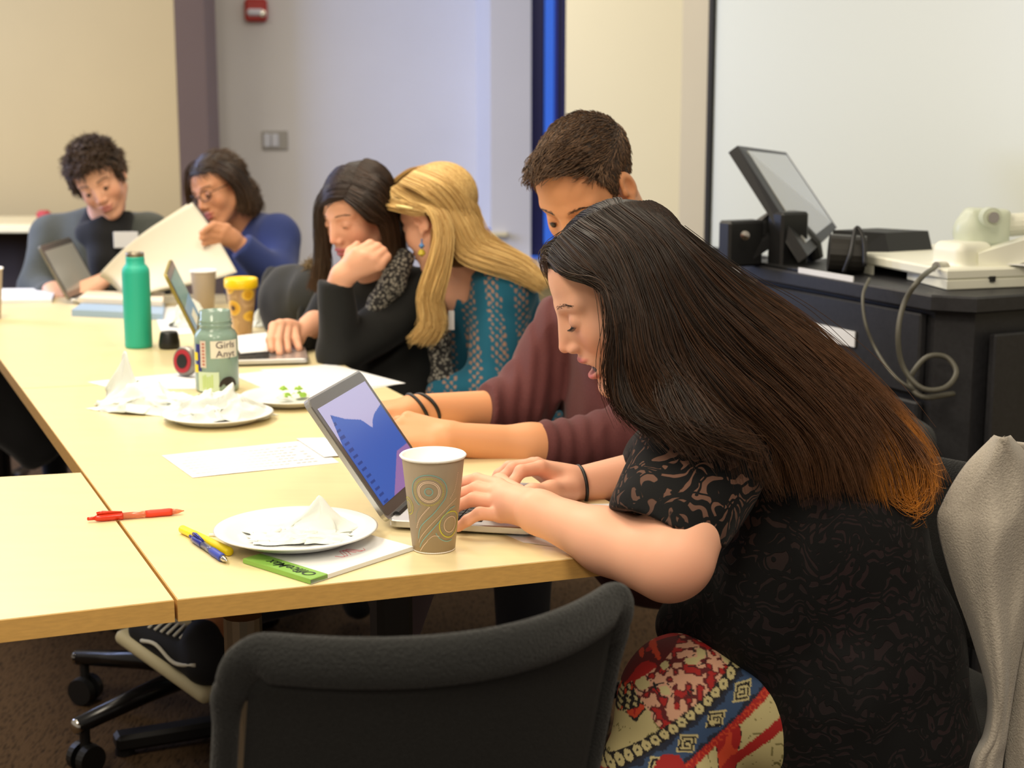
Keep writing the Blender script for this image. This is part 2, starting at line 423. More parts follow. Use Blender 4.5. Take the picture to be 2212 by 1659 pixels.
wallseg('wall_window', (x0 - .1, 8.45), (x1 + .25, 8.45), 0, wz - .02, .12, M['wall_cream'])
tag(MB().box(((x0 + x1) / 2 + .02, 8.33, wz - .03), (x1 - x0 + .2, .3, .035), bev=.005).build('window_sill', M['white_trim']), kind='structure').name = 'trim_2'
# added glowing panel standing for the dusk sky behind the window
tag(MB().box(((x0 + x1) / 2, 9.4, 1.6), (2.2, .02, 3.2)).build('sky_panel', mat('dusk_blue', (66, 122, 235), .9, emit=.9)), kind='structure')
# right-hand wall: cream pier then the whiteboard wall running toward us
wc = V3(.605, 5.72, 0); wr = V3(.70, 5.5, 0)
pr = W(1221, 300, 6.0)
wallseg('wall_cream', (pr[0], pr[1]), (wc[0], wc[1]), 0, HW, .25, M['wall_cream'])
wend = wr - D_ * 3.2
wallseg('wall_right', (wc[0], wc[1]), (wend[0], wend[1]), 0, HW, .12, M['wall_cream_shaded'])
NB = -E_                                                  # wall normal into the room
def onwall(x, y, off=0): return RP(x, y, wr + NB * off, NB)
# whiteboard
b0 = onwall(1541, 300, .01); sB = np.dot(b0 - wr, D_); bz = onwall(1541, 541, .01)[2]
wb = thing('whiteboard', 'large whiteboard with thin black frame on the right-hand wall', 'whiteboard', (wr + D_ * (sB - 1.3) + V3(0, 0, bz)))
Lb = 2.6; cB = wr + D_ * (sB - Lb / 2); zt = HW - .02
MB().box(cB + NB * .012 + V3(0, 0, (bz + zt) / 2), (.012, Lb - .02, zt - bz), RT).build('board_surface', mat('whiteboard_surface', (222, 226, 211), .3), wb)
fb = MB()
for s_ in (0, 1): fb.box(wr + D_ * (sB - Lb * s_) + NB * .018 + V3(0, 0, (bz + zt) / 2), (.03, .028, zt - bz + .03), RT, bev=.003)
fb.box(cB + NB * .018 + V3(0, 0, bz), (.03, Lb, .03), RT, bev=.003)
fb.build('board_frame', M['black_plastic'], wb)
MB().box(cB + NB * .05 + V3(0, 0, bz - .045), (.09, Lb - .1, .02), RT, bev=.004).build('marker_tray', M['alu'], wb)
# fire strobe, switch plate
def onback(x, y, off=.0):
    n = nrm(np.cross(pb1 - pb0, V3(0, 0, 1))); n = n if n[1] < 0 else -n
    return RP(x, y, pb0 + n * off, n), n
c, nb_ = onback(553, 22, .03); Rb = np.stack([nrm(np.cross(V3(0, 0, 1), nb_)) * -1, nb_, V3(0, 0, 1)], 1)
fs = thing('fire_alarm', 'red fire alarm strobe high on the pale back wall', 'fire alarm', c - nb_ * .03)
MB().box(c, (.115, .055, .115), Rb, bev=.012).build('housing', mat('alarm_red', (178, 30, 22), .4), fs)
MB().box(c + nb_ * .035 + V3(-.004, 0, -.012), (.085, .03, .034), Rb, bev=.01).build('strobe_lens', mat('strobe_lens', (225, 225, 240), .15), fs)
MB().lathe([(.0, .0), (.017, 0), (.017, .012), (0, .014)], c + nb_ * .03 + V3(.035, 0, -.02), 16, R=np.stack([Rb[:, 0], V3(0, 0, 1), nb_], 1)).build('sounder', M['chrome'], fs)
c, _ = onback(594, 303, .008)
sp = thing('light_switch', 'white light switch plate on the pale back wall', 'light switch', c - nb_ * .008)
MB().box(c, (.135, .012, .1), Rb, bev=.004).build('plate', mat('plate_grey', (170, 168, 165), .4), sp)
for dx in (-.0, .042): MB().box(c + Rb[:, 0] * (dx) + nb_ * .01, (.036, .014, .068), Rb, bev=.004).build('rocker', mat('switch_white', (215, 220, 235), .4), sp)
# side counter at the far left
c = G(40, 486, .80)
sc = thing('side_counter', 'pale wooden counter with dark underside against the left beige wall', 'counter', (c[0], c[1], 0))
MB().box((c[0] - .25, c[1] + .22, .785), (1.15, .5, .035), bev=.004).build('counter_top', M['maple'], sc)
MB().box((c[0] - .25, c[1] + .40, .39), (1.1, .03, .74)).build('back_panel', mat('dark_panel', (62, 50, 44), .7), sc)
for dx in (-.75, -.2, .24): MB().box((c[0] + dx, c[1] + .1, .385), (.05, .05, .765), bev=.004).build('leg', M['black_plastic'], sc)
tag(MB().lathe([(0, 0), (.028, 0), (.034, .03), (.02, .045), (0, .045)], (W(95, 468, c[1] + .2)[0], c[1] + .2, .803), 20).build('red_bowl', mat('dull_red', (170, 60, 60), .5), smooth=False), 'small dull red bowl on the wooden counter behind the man in grey', 'bowl')
# blue marker lying on a small ledge at the end of the back wall
c, _ = onback(1052, 486, .12)
tag(MB().box((c[0], 8.32, c[2] - .03), (.22, .2, .02), bev=.003).build('wall_ledge', M['wall_cream']), kind='structure').name = 'trim_3'
tag(MB().tube([(c[0] - .055, 8.27, c[2] - .009), (c[0] - .03, 8.27, c[2] - .009), (c[0] + .055, 8.27, c[2] - .009)], [.008, .011, .011], 14).build('blue_marker', mat('marker_blue', (40, 110, 225), .4), smooth=True), 'bright blue marker on the ledge at the end of the back wall', 'marker')
# ================================================================ PODIUM AND ITS EQUIPMENT
PZ = .95
q0 = G(1600, 568, PZ); q1 = G(2026, 640, PZ)
dP = nrm(q1 - q0); eP = V3(-dP[1], dP[0], 0); eP = eP if eP[0] > 0 else -eP          # eP goes right/back
LP = np.linalg.norm(q1 - q0)
def pod(a, b, z): p = q0 + dP * a + eP * b; return V3(p[0], p[1], z)
po = thing('podium', 'black laminate lectern cabinet with white labels in front of the whiteboard', 'lectern', pod(LP / 2, .3, 0))
poly = [pod(0, 0, 0)[:2], pod(LP - .02, 0, 0)[:2], pod(LP + .05, .06, 0)[:2], pod(LP + .06, .5, 0)[:2], pod(0, .5, 0)[:2]]
MB().prism(poly, PZ - .035, PZ, bev=.004).build('top_panel', M['black_lam'], po)
pi_ = [pod(.03, .03, 0)[:2], pod(LP - .04, .03, 0)[:2], pod(LP + .02, .085, 0)[:2], pod(LP + .03, .47, 0)[:2], pod(.03, .47, 0)[:2]]
MB().prism(pi_, .08, PZ - .036).build('body', M['black_lam'], po)
MB().prism(pi_, 0, .08).build('plinth', M['black_plastic'], po)
RPd = np.stack([dP, eP, V3(0, 0, 1)], 1)
dz = .17
for k, (z0, z1) in enumerate(((.73, .905), (.12, .715))):
    MB().box(pod(LP / 2 - .01, .018, (z0 + z1) / 2), (LP - .1, .02, z1 - z0), RPd, bev=.004).build('drawer' if k == 0 else 'door', M['black_lam'], po)
MB().box(pod(LP + .045, .28, .45), (.02, .34, .84), RPd, bev=.004).build('side_panel', M['black_lam'], po)
for (xa, ya, xb, yb) in ((1722, 580, 1840, 628), (1712, 692, 1844, 746)):
    A = RP(xa, (ya + yb) / 2 - 9, q0, -eP); Bq = RP(xb, (ya + yb) / 2 + 9, q0, -eP); a0 = np.dot(A - q0, dP); a1 = np.dot(Bq - q0, dP)
    MB().box(pod((a0 + a1) / 2, .004, (A[2] + Bq[2]) / 2), (a1 - a0, .003, .035), RPd).build('label_strip', M['paper'], po)
def onpod(x, y, z=PZ): return G(x, y, z)
# tilting monitor: screen slab seen edge-on from its left
mn = thing('tilt_monitor', 'black touch monitor tilted back on a folding arm on the lectern', 'monitor', onpod(1690, 575))
Yp = onpod(1700, 570)[1]
a = W(1583, 322, Yp + .02); b = W(1735, 560, Yp - .12)         # lower-left edge line of the slab
cT = W(1690, 337, Yp + .45); dT = W(1800, 500, Yp + .20)
def quad(fn4): 
    A, Bb, Cc, Dd = fn4
    return lambda u, v: A * (1 - u) * (1 - v) + Bb * u * (1 - v) + Dd * (1 - u) * v + Cc * u * v
sl = quad((a, b, dT, cT)); nn = nrm(np.cross(b - a, cT - a)); nn = nn if nn[2] > 0 else -nn
MB().slab(lambda u, v: sl(u, v), 2, 2, .028).build('shell', M['black_plastic'], mn)
MB().slab(lambda u, v: sl(.05 + .86 * u, .1 + .82 * v) + nn * .0165, 2, 2, .003).build('screen', mat('glass_screen', (150, 152, 145), .22, spec=.9, coat=.6), mn)
# arm: two plates + bracket
ar = MB()
pA = W(1600, 520, Yp - .02); pB = W(1700, 470, Yp)
ar.box(W(1600, 525, Yp - .05), (.05, .1, .11), RPd, bev=.006)
ar.slab(quad((W(1610, 530, Yp - .04), W(1700, 480, Yp), W(1712, 500, Yp), W(1618, 560, Yp - .04))), 2, 2, .05)
ar.slab(quad((W(1625, 486, Yp), W(1668, 452, Yp + .02), W(1712, 475, Yp + .02), W(1640, 515, Yp))), 2, 2, .06)
ar.box(W(1702, 515, Yp - .05), (.06, .08, .13), RPd, bev=.006)
ar.tube([W(1725, 505, Yp), W(1752, 530, Yp), W(1762, 560, Yp)], [.03, .028, .02], 14)
ar.build('arm', M['black_plastic'], mn)
ar = MB(); ar.lathe([(0, 0), (.011, 0), (.011, .012), (0, .014)], W(1608, 508, Yp - .12), 14, R=np.stack([V3(1, 0, 0), V3(0, 0, 1), V3(0, -1, 0)], 1))
ar.build('bolt', M['chrome'], mn)
ar = MB(); ar.box(pod(.02, .08, PZ + .004) + dP * .14, (.3, .14, .008), RPd, bev=.002); ar.build('base_plate', M['black_plastic'], mn)
# black wedge-ended box with cable in front of it (power supply)
Yc = onpod(1850, 590)[1]
bx = thing('black_speaker', 'black wedge-ended desk speaker on the lectern beside the monitor', 'speaker', onpod(1850, 592))
A = W(1800, 500, Yc + .1); 
bod = MB(); P8 = [W(1785, 575, Yc), W(1930, 575, Yc), W(1912, 503, Yc + .08), W(1800, 497, Yc + .06)]
P8b = [p + eP * .13 for p in P8]
for q in (P8, P8b):
    for p in q[:2]: p[2] = PZ + .002
bod.add(P8 + P8b, [(0, 1, 2, 3), (7, 6, 5, 4), (0, 4, 5, 1), (3, 2, 6, 7), (1, 5, 6, 2), (0, 3, 7, 4)]); bod.build('housing', M['black_plastic'], bx)
cb = MB(); cy = W(1815, 540, Yc - .03)
cb.tube([W(1790, 545, Yc - .02), W(1868, 550, Yc - .03)], .043, 20); cb.build('drum', mat('dark_plastic', (40, 38, 34), .35), bx)
tag(MB().tube(spline([W(1822, 590, Yc - .1), W(1838, 545, Yc - .1), W(1850, 492, Yc - .06), W(1866, 520, Yc - .08), W(1868, 575, Yc - .1)], 24), .005, 8).build('black_cable', M['black_plastic'], smooth=True), 'black cable looping over the desk speaker on the lectern', 'cable')
for k, (pts) in enumerate(([(1925, 545), (1990, 538), (2030, 548), (2050, 552)], [(1930, 560), (1965, 548), (2000, 556), (2060, 560)])):
    tag(MB().tube(spline([onpod(x, y, PZ + .01) for x, y in pts], 20), .004, 8).build('thin_cable', M['black_plastic'], smooth=True), ['thin dark cable, upper of two lying behind the document camera', 'thin dark cable, lower of two lying behind the document camera'][k], 'cable')
# document camera
dc = thing('document_camera', 'white document camera with folded arm and clear lamp head on the lectern', 'document camera', onpod(2090, 615))
Yd = onpod(2080, 620)[1]
base = MB(); pl = [onpod(1862, 590)[:2], onpod(2045, 628)[:2], onpod(2240, 620)[:2], onpod(2240, 570)[:2], onpod(2000, 566)[:2], onpod(1870, 572)[:2]]
pl = np.array(pl); base.prism(pl, PZ + .022, PZ + .045, bev=.004); base.prism(pl[1:4].tolist() + [((pl[0] + pl[5]) / 2 * .45 + pl[1] * .55).tolist()], PZ + .001, PZ + .022, bev=.002)
base.prism([pl[0], (pl[0] * .85 + pl[1] * .15), (pl[5] * .85 + pl[4] * .15), pl[5]], PZ + .001, PZ + .022); base.build('base', M['white_plastic'], dc)
nk = SDF().u(rbox(W(2078, 570, Yd + .06), (.05, .05, .05), .02, RPd)).u(rbox(W(2088, 600, Yd + .05), (.062, .06, .03), .012, RPd), .01)
lo = W(2078, 580, Yd + .06) - .13; hi = lo + .26
sdfobj('neck', [(nk, lo, hi, .003)], M['white_plastic'], dc)
MB().slab(quad((W(2110, 545, Yd + .03), W(2300, 488, Yd + .0), W(2300, 540, Yd), W(2110, 590, Yd + .03))), 2, 2, .055).build('arm', M['white_plastic'], dc)
M['frosted'] = mat('frosted_plastic', (225, 232, 212), .35, trans=.25, alpha=.85)
hd = SDF().u(ell(W(2100, 500, Yd + .1), (.042, .042, .046))).u(rbox(W(2130, 490, Yd + .1), (.045, .035, .04), .01), .02)
lo = W(2110, 495, Yd + .1) - .12; sdfobj('lamp_shade', [(hd, lo, lo + .24, .003)], M['frosted'], dc)
MB().tube([W(2134, 468, Yd + .05), W(2144, 470, Yd + .01)], [.021, .021], 20).build('knob', M['frosted'], dc)
MB().tube([W(2143, 469, Yd + .012), W(2147, 470, Yd - .0)], [.012, .012], 20).build('knob_ring', M['chrome'], dc)
MB().tube([W(2170, 487, Yd + .1), W(2300, 478, Yd + .1)], [.026, .024], 16).build('upper_arm', M['white_plastic'], dc)
MB().tube([W(2040, 578, Yd), W(2022, 576, Yd - .02)], [.014, .011], 16).build('cable_plug', M['chrome'], dc)
MB().box(W(2132, 601, Yd - .02), (.04, .012, .012), RPd).build('port', M['black_plastic'], dc)
MB().slab(quad((onpod(2140, 566, PZ + .05), onpod(2260, 575, PZ + .05), onpod(2260, 552, PZ + .055), onpod(2150, 548, PZ + .055))), 2, 2, .001)
tag(MB().slab(quad((onpod(2140, 568, PZ + .05), onpod(2260, 578, PZ + .05), onpod(2260, 552, PZ + .055), onpod(2160, 552, PZ + .055))), 2, 2, .0012).build('loose_paper', M['paper']), 'loose white sheet on the document camera base', 'paper')
def hang(p, xs, r, m, label, name='hanging_cable'):
    return tag(MB().tube(spline([W(x, y, Y) for x, y, Y in xs], 60), r, 10).build(name, m, smooth=True), label, 'cable')
Yf = q1[1] - .04
M['grey_cable'] = mat('grey_cable', (88, 86, 76), .45)
hang(0, [(2022, 576, Yd - .03), (1990, 600, Yf), (1955, 650, Yf), (1940, 720, Yf - .02), (1950, 790, Yf - .02), (1990, 838, Yf - .04), (2040, 838, Yf - .04), (2066, 805, Yf - .02), (2045, 772, Yf), (2005, 770, Yf), (1975, 800, Yf), (1965, 830, Yf), (1995, 858, Yf - .03), (2060, 850, Yf)], .0056, M['grey_cable'], 'thick grey cable coiled in a loop down the front of the lectern')
hang(0, [(1878, 602, Yf + .2), (1864, 640, Yf + .15), (1870, 700, Yf + .12), (1895, 760, Yf + .1), (1935, 815, Yf), (1985, 850, Yf - .02)], .0036, M['grey_cable'], 'thin grey cable hanging from the left of the document camera')
# ================================================================ TABLES
def leg_t(mb, p, h=TZ - .03):
    mb.box((p[0], p[1], h / 2 + .03), (.06, .06, h - .06), RT, bev=.008)
def table(name, label, poly, legs, group='maple conference tables'):
    P = np.array(poly, float); c = P.mean(0)
    t = thing(name, label, 'table', (c[0], c[1], 0), group)
    MB().prism(P, TZ - .029, TZ - .0012).build('edge_band', M['maple_edge'], t)
    cc = c; Pi = P + np.array([nrm(c - q) for q in P]) * .0015
    MB().prism(Pi, TZ - .0012, TZ).build('tabletop', M['maple'], t)
    for p in legs:
        mb = MB(); mb.box((p[0], p[1], .38), (.06, .055, .66), RT, bev=.01); mb.box((p[0], p[1], .698), (.1, .4, .024), RT, bev=.006); mb.box((p[0], p[1], .03), (.5, .05, .035), RT, bev=.008)
        for s_ in (-1, 1): mb.lathe([(.02, 0), (.02, .014), (0, .014)], V3(p[0], p[1], 0) + E_ * .23 * s_, 14)
        mb.build('leg', M['black_plastic'], t)
    return t
L0 = G(383, 1295)[:2]; LS = G(180, 1020)[:2]; NR = np.array([.257, 2.125]); d2 = D_[:2]
def lerp(a, b, t): return a * (1 - t) + b * t
Rr = np.array([-.209, 3.192])
LL = lambda s: L0 + (LS - L0) / np.linalg.norm(LS - L0) * s
rd = nrm(Rr - NR); RR_ = lambda s: NR + rd * s
def arc(c0, a, b, r, n=4):           # rounded corner at c0 between directions a and b
    a = nrm(a); b = nrm(b); return [c0 + a * r * (1 - math.sin(t)) + b * r * (1 - math.cos(t)) for t in np.linspace(0, math.pi / 2, n)]
pm = [L0, *arc(NR, L0 - NR, rd, .02), RR_(1.5), LL(1.56)]
mid = (L0 + NR) / 2
tmain = table('conference_table', 'maple conference table under the near laptop, paper cup and pens', pm, [G(862, 1300, .3)[:2] * 0 + (mid + d2 * .42 + E_[:2] * .06), mid + d2 * 1.3])
s0 = 1.561
far = [LL(s0), RR_(1.501), np.array([-.86, 4.72]), np.array([-.70, 4.90]), np.array([-2.5, 4.84]), LL(3.0) + np.array([-.9, -.35]), LL(2.72)]
far = [LL(s0), RR_(1.501), np.array([-.86, 4.72]), np.array([-.90, 4.92]), np.array([-2.3, 4.84]), np.array([-2.25, 4.2]), LL(2.55)]
table('conference_table', 'maple conference table at the far end under the teal bottle and tumbler', far, [np.array([-1.0, 4.1]), np.array([-2.0, 4.55]), np.array([-1.05, 4.6])])
nl = [LS + E_[:2] * -.004, L0 - E_[:2] * .004 + d2 * 0, G(-420, 1387)[:2], G(-420, 1053)[:2]]
table('conference_table', 'maple side table at the lower left with the tail of a red pen on it', [nl[3], nl[2], nl[1], nl[0]], [G(-300, 1200)[:2]])
# pale grey bracket panel under the near table
bp = MB(); pY = mid + d2 * .5
def vpl(x, y): return RP(x, y, V3(pY[0], pY[1], 0), V3(-.1, 1, 0))
A = [vpl(722, 1296), vpl(1010, 1262), vpl(905, 1378), vpl(822, 1378)]
for q in A[:2]: q[2] = TZ - .03
bp.add(A + [q + V3(0, .02, 0) for q in A], [(0, 3, 2, 1), (4, 5, 6, 7), (0, 1, 5, 4), (1, 2, 6, 5), (2, 3, 7, 6), (3, 0, 4, 7)])
bp.build('modesty_panel', mat('mauve_panel', (112, 98, 104), .6), tmain)
sl_ = MB().tube([G(524, 1330, .62), G(524, 1330, .62) * V3(1, 1, 0) + V3(0, 0, .02)], .028, 16); sl_.build('side_leg', M['steel'], tmain)
# ================================================================ SMALL THINGS
def laptop(name, label, N, r, h, wd, dp, lid, lean, screen_mat, lidcol, th=.012, keys=True, group='silver laptops'):
    """N near hinge corner on the table, r to the front, h along the hinge"""
    N = np.asarray(N, float); r = nrm(r); h = nrm(h - r * np.dot(h, r)); z = V3(0, 0, 1)
    t = thing(name, label, 'laptop', N + h * wd / 2 + r * dp / 2, group)
    z0 = N[2]; q = lambda a, b: (N + r * a + h * b)
    def rr(a0, a1, b0, b1, rad, fn, n=5):
        out = []
        for (ca, cb, st) in ((a0 + rad, b0 + rad, 180), (a1 - rad, b0 + rad, 270), (a1 - rad, b1 - rad, 0), (a0 + rad, b1 - rad, 90)):
            for k in range(n):
                an = math.radians(st + 90 * k / (n - 1)); out.append(fn(ca + rad * math.cos(an), cb + rad * math.sin(an)))
        return out
    P = np.array(rr(0, dp, 0, wd, .012, lambda a, b: q(a, b)[:2])); MB().prism(P, z0 + .003, z0 + th + .002, bev=.0015).build('base', M['alu'], t)
    MB().prism(np.array(rr(.008, dp - .02, .01, wd - .01, .012, lambda a, b: q(a, b)[:2])), z0, z0 + .003).build('underside', M['black_plastic'], t)
    if keys:
        kb = MB(); kt = z0 + th + .002
        P2 = [q(.03, .018), q(.135, .018), q(.135, wd - .018), q(.03, wd - .018)]
        kb.prism([p[:2] for p in P2], kt, kt + .0006, mi=0); rows = 6; cols = 14
        for i in range(rows):
            for j in range(cols):
                a = .033 + i * .0172; b = .02 + j * (wd - .04) / cols; w_ = (wd - .04) / cols - .003
                kb.prism([q(a, b)[:2], q(a + .0145, b)[:2], q(a + .0145, b + w_)[:2], q(a, b + w_)[:2]], kt + .0006, kt + .002)
        kb.build('keyboard', M['black_plastic'], t)
        MB().prism([q(.15, wd / 2 - .052)[:2], q(dp - .01, wd / 2 - .052)[:2], q(dp - .01, wd / 2 + .052)[:2], q(.15, wd / 2 + .052)[:2]], kt, kt + .0005).build('trackpad', mat('trackpad', (190, 190, 190), .3), t)
        MB().box(q(.045, -.0004) + V3(0, 0, th / 2 + .003), (.02, .002, .004), np.stack([r, h, z], 1)).build('side_port', M['black_plastic'], t)
    lr = -r * math.sin(lean) + z * math.cos(lean); ln = np.cross(h, lr); ln = ln if np.dot(ln, r) > 0 else -ln   # ln points to the viewer side
    o = N + V3(0, 0, th) ; L_ = lambda a, b, c: o + lr * a + h * b + ln * c
    def lidmb(a0, a1, b0, b1, rad, c0, c1):
        F0 = rr(a0, a1, b0, b1, rad, lambda a, b: L_(a, b, c0)); F1 = rr(a0, a1, b0, b1, rad, lambda a, b: L_(a, b, c1)); n = len(F0)
        return MB().add(F0 + F1, [tuple(range(n))[::-1], tuple(range(n, 2 * n))] + [(i, (i + 1) % n, n + (i + 1) % n, n + i) for i in range(n)])
    lid_o = lidmb(.0, lid, .0, wd, .012, -.007, 0).build('lid', lidcol, t)
    lidmb(.006, lid - .003, .003, wd - .003, .01, 0, .0012).build('bezel', M['bezel'], lid_o)
    # display: picture, painted reflection and glare, all as vertex colours
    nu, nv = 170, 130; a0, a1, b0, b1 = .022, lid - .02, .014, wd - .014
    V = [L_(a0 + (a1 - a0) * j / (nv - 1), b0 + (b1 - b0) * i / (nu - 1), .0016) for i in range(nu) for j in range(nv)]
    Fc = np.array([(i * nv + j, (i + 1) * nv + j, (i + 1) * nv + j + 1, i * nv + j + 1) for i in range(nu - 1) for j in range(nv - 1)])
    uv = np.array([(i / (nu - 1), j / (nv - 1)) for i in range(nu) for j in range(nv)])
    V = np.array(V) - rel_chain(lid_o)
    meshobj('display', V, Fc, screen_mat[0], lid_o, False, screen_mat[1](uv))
    MB().tube([q(.004, .03) + V3(0, 0, th + .001), q(.004, wd - .03) + V3(0, 0, th + .001)], .006, 12).build('hinge', M['black_plastic'], t)
    return t
M['bezel'] = mat('bezel_grey', (92, 88, 84), .2, spec=.8)
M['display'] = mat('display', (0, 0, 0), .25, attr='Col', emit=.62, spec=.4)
L3 = lambda c: np.array(lin(c)[:3])
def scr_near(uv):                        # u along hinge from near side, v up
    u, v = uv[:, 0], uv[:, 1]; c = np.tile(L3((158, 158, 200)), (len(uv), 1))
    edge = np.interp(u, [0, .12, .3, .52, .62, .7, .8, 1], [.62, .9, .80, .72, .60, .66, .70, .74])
    b = v < edge; c[b] = L3((48, 84, 168))  # head-shaped reflection, painted in blue into the glowing screen colours
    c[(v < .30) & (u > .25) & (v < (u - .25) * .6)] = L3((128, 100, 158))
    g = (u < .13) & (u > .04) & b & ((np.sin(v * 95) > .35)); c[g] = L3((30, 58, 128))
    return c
N0 = G(839, 1143, TZ + .0015); r_ = G(1125, 1160, TZ + .0015) - N0; r_[2] = 0; r_ = nrm(r_); h_ = V3(-r_[1], r_[0], 0)
h_ = nrm(h_ + 0 * r_)
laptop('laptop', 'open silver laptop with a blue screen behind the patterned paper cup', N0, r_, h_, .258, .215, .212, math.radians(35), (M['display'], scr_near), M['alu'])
def scr_mid(uv):
    u, v = uv[:, 0], uv[:, 1]; c = np.tile(L3((96, 128, 110)), (len(uv), 1))
    c[v < .62] = L3((120, 150, 165)); c[(v < .45) & (u > .3) & (u < .75)] = L3((215, 210, 180)); c[v < .3] = L3((50, 62, 45)); c[(v < .2) & (u < .6)] = L3((190, 130, 40))
    return c
N1 = G(455, 793, TZ + .0015); F1 = G(400, 751, TZ + .0015); h1 = nrm(F1 - N1); r1 = V3(h1[1], -h1[0], 0); r1 = nrm(r1 + h1 * -.22)
laptop('laptop', 'open silver laptop under the hand of the woman in the black cardigan', N1, r1, h1, .33, .225, .225, math.radians(24), (M['display'], scr_mid), mat('olive_lid', (150, 135, 60), .4, .3))
def scr_far(uv): return np.tile(L3((128, 124, 112)), (len(uv), 1))  # grey glare on this screen, painted as its even display colour
N2 = G(150, 656, TZ + .0015); h2 = nrm(V3(.02, 1, 0)); r2 = V3(h2[1], -h2[0], 0)
laptop('laptop', 'dark open laptop in front of the man in grey at the far end', N2, r2, h2, .31, .2, .18, math.radians(27), (M['display'], scr_far), mat('lid_grey', (128, 124, 112), .35, .4), keys=True)
# ---- paper cup with printed swirls
def cupprof(H, r0, r1):
    return [(0, .006), (r0 - .003, .006), (r0 - .0025, 0), (r0, 0), (r0 + (r1 - r0) * .5, H * .5), (r1 - .0015, H - .004), (r1 + .0015, H - .004), (r1 + .0028, H - .0015), (r1 + .001, H), (r1 - .002, H - .002), (r0 - .001, .012), (0, .012)]
M['cup_taupe'] = mat('cup_taupe', (172, 155, 134), .55); M['cup_white'] = mat('cup_white', (246, 243, 240), .5)
def papercup(p, label, H=.136, r0=.0295, r1=.0435, deco=True, body='cup_taupe'):
    t = thing('paper_cup', label, 'cup', p, 'taupe paper cups'); P = np.array(p, float)
    MB().lathe([(r0 - .002, 0), (r0, 0), (r0 + (r1 - r0) * .97, H * .965)], P, 72, cap=False).build('sleeve', M[body], t, smooth=True)
    MB().lathe([(r1 - .0014, H * .965), (r1 + .0012, H - .0045), (r1 + .003, H - .002), (r1 + .001, H), (r1 - .002, H - .002), (r0 - .001, .012), (0, .012)], P, 72, cap=False).build('rim', M['cup_white'], t, smooth=True)
    MB().lathe([(r0 - .003, .001), (r0 - .0005, -.0), (r0 + .0004, .0016), (r0 + .0002, .003)], P, 60).build('base_rim', M['cup_white'], t, smooth=True)
    if not deco: return t
    a0 = math.atan2(-P[1], -P[0])                    # faces the middle of the room side
    cols = [mat('print_aqua', (128, 172, 165), .5), mat('print_lime', (200, 196, 60), .5), mat('print_pink', (232, 205, 180), .5)]
    mb = MB()
    def pt(s, z, off=.0005):                          # s metres around, z height
        R_ = r0 + (r1 - r0) * z / H; a = a0 + s / .037; return P + V3((R_ + off) * math.cos(a), (R_ + off) * math.sin(a), z)
    def line(pts, w, mi):
        pts = np.array(pts, float); T = np.gradient(pts, axis=0); T /= np.linalg.norm(T, axis=1, keepdims=True) + 1e-9; Nn = np.stack([-T[:, 1], T[:, 0]], 1) * w / 2
        V = [pt(*(p + n)) for p, n in zip(pts, Nn)] + [pt(*(p - n)) for p, n in zip(pts, Nn)]; m = len(pts)
        mb.add(V, [(i, i + 1, m + i + 1, m + i) for i in range(m - 1)], mi)
    def dot(s, z, r, mi): mb.add([pt(s, z)] + [pt(s + r * math.cos(k * math.pi / 4), z + r * math.sin(k * math.pi / 4)) for k in range(8)], [(0, k + 1, (k + 1) % 8 + 1) for k in range(8)], mi)
    def ring(s, z, R_, w, mi, a=0, b=360): line([(s + R_ * math.cos(math.radians(k)), z + R_ * math.sin(math.radians(k))) for k in np.linspace(a, b, 50)], w, mi)
    def dots(pts, n, r, mi):
        q = spline([(a, b, 0) for a, b in pts], n)
        for p in q: dot(p[0], p[1], r, mi)
    s1, z1 = -.006, .091
    ring(s1, z1, .0052, .0014, 0); ring(s1, z1, .0128, .0011, 2); ring(s1, z1, .0147, .0011, 2)
    for k in range(54): an = 2 * math.pi * k / 54; dot(s1 + .019 * math.cos(an), z1 + .019 * math.sin(an), .00065, 1)
    for k in range(60): an = 2 * math.pi * k / 60; dot(s1 + .0208 * math.cos(an), z1 + .0205 * math.sin(an), .00035, 1)
    ring(s1, z1, .0240, .0013, 0, -40, 235)
    e = (s1 + .024 * math.cos(math.radians(-40)), z1 + .024 * math.sin(math.radians(-40)))
    line(spline([(e[0], e[1], 0), (.0, .060, 0), (-.020, .040, 0), (-.0265, .022, 0)], 30)[:, :2], .0013, 0)
    line(spline([(.036, .078, 0), (.024, .071, 0), (.012, .060, 0), (-.004, .044, 0), (-.021, .025, 0), (-.0255, .016, 0)], 40)[:, :2], .0006, 2)
    line(spline([(.034, .067, 0), (.024, .064, 0), (.012, .052, 0), (-.002, .037, 0), (-.018, .020, 0), (-.0245, .010, 0)], 40)[:, :2], .0013, 0)
    dots([(-.006, .069), (-.014, .060), (-.022, .050), (-.0275, .038)], 16, .0009, 2); dots([(-.018, .070), (-.026, .058), (-.029, .045)], 22, .0004, 0)
    dots([(.035, .114), (.033, .1), (.030, .089), (.024, .080)], 16, .00065, 2)
    line(spline([(-.0245, .004, 0), (-.018, .012, 0), (-.010, .020, 0)], 20)[:, :2], .0008, 2); dots([(-.010, .021), (-.001, .0275), (.008, .027)], 14, .0006, 2)
    s2, z2 = .027, .042
    ring(s2, z2, .0185, .0015, 1); ring(s2, z2, .0112, .0009, 2)
    for k in range(34):
        an = 2 * math.pi * k / 34; line([(s2 + .0135 * math.cos(an), z2 + .0135 * math.sin(an)), (s2 + .0165 * math.cos(an), z2 + .0165 * math.sin(an))], .0004, 0)
    ring(s2 - .002, z2, .024, .0012, 0, 205, 290)
    ring(-.044, .066, .012, .001, 1); ring(-.044, .066, .008, .0008, 1)
    mb.build('printed_pattern', cols, t); return t
papercup(G(937, 1187, TZ) + V3(0, .004, .0), 'tall taupe paper cup printed with aqua and lime swirls at the table edge')
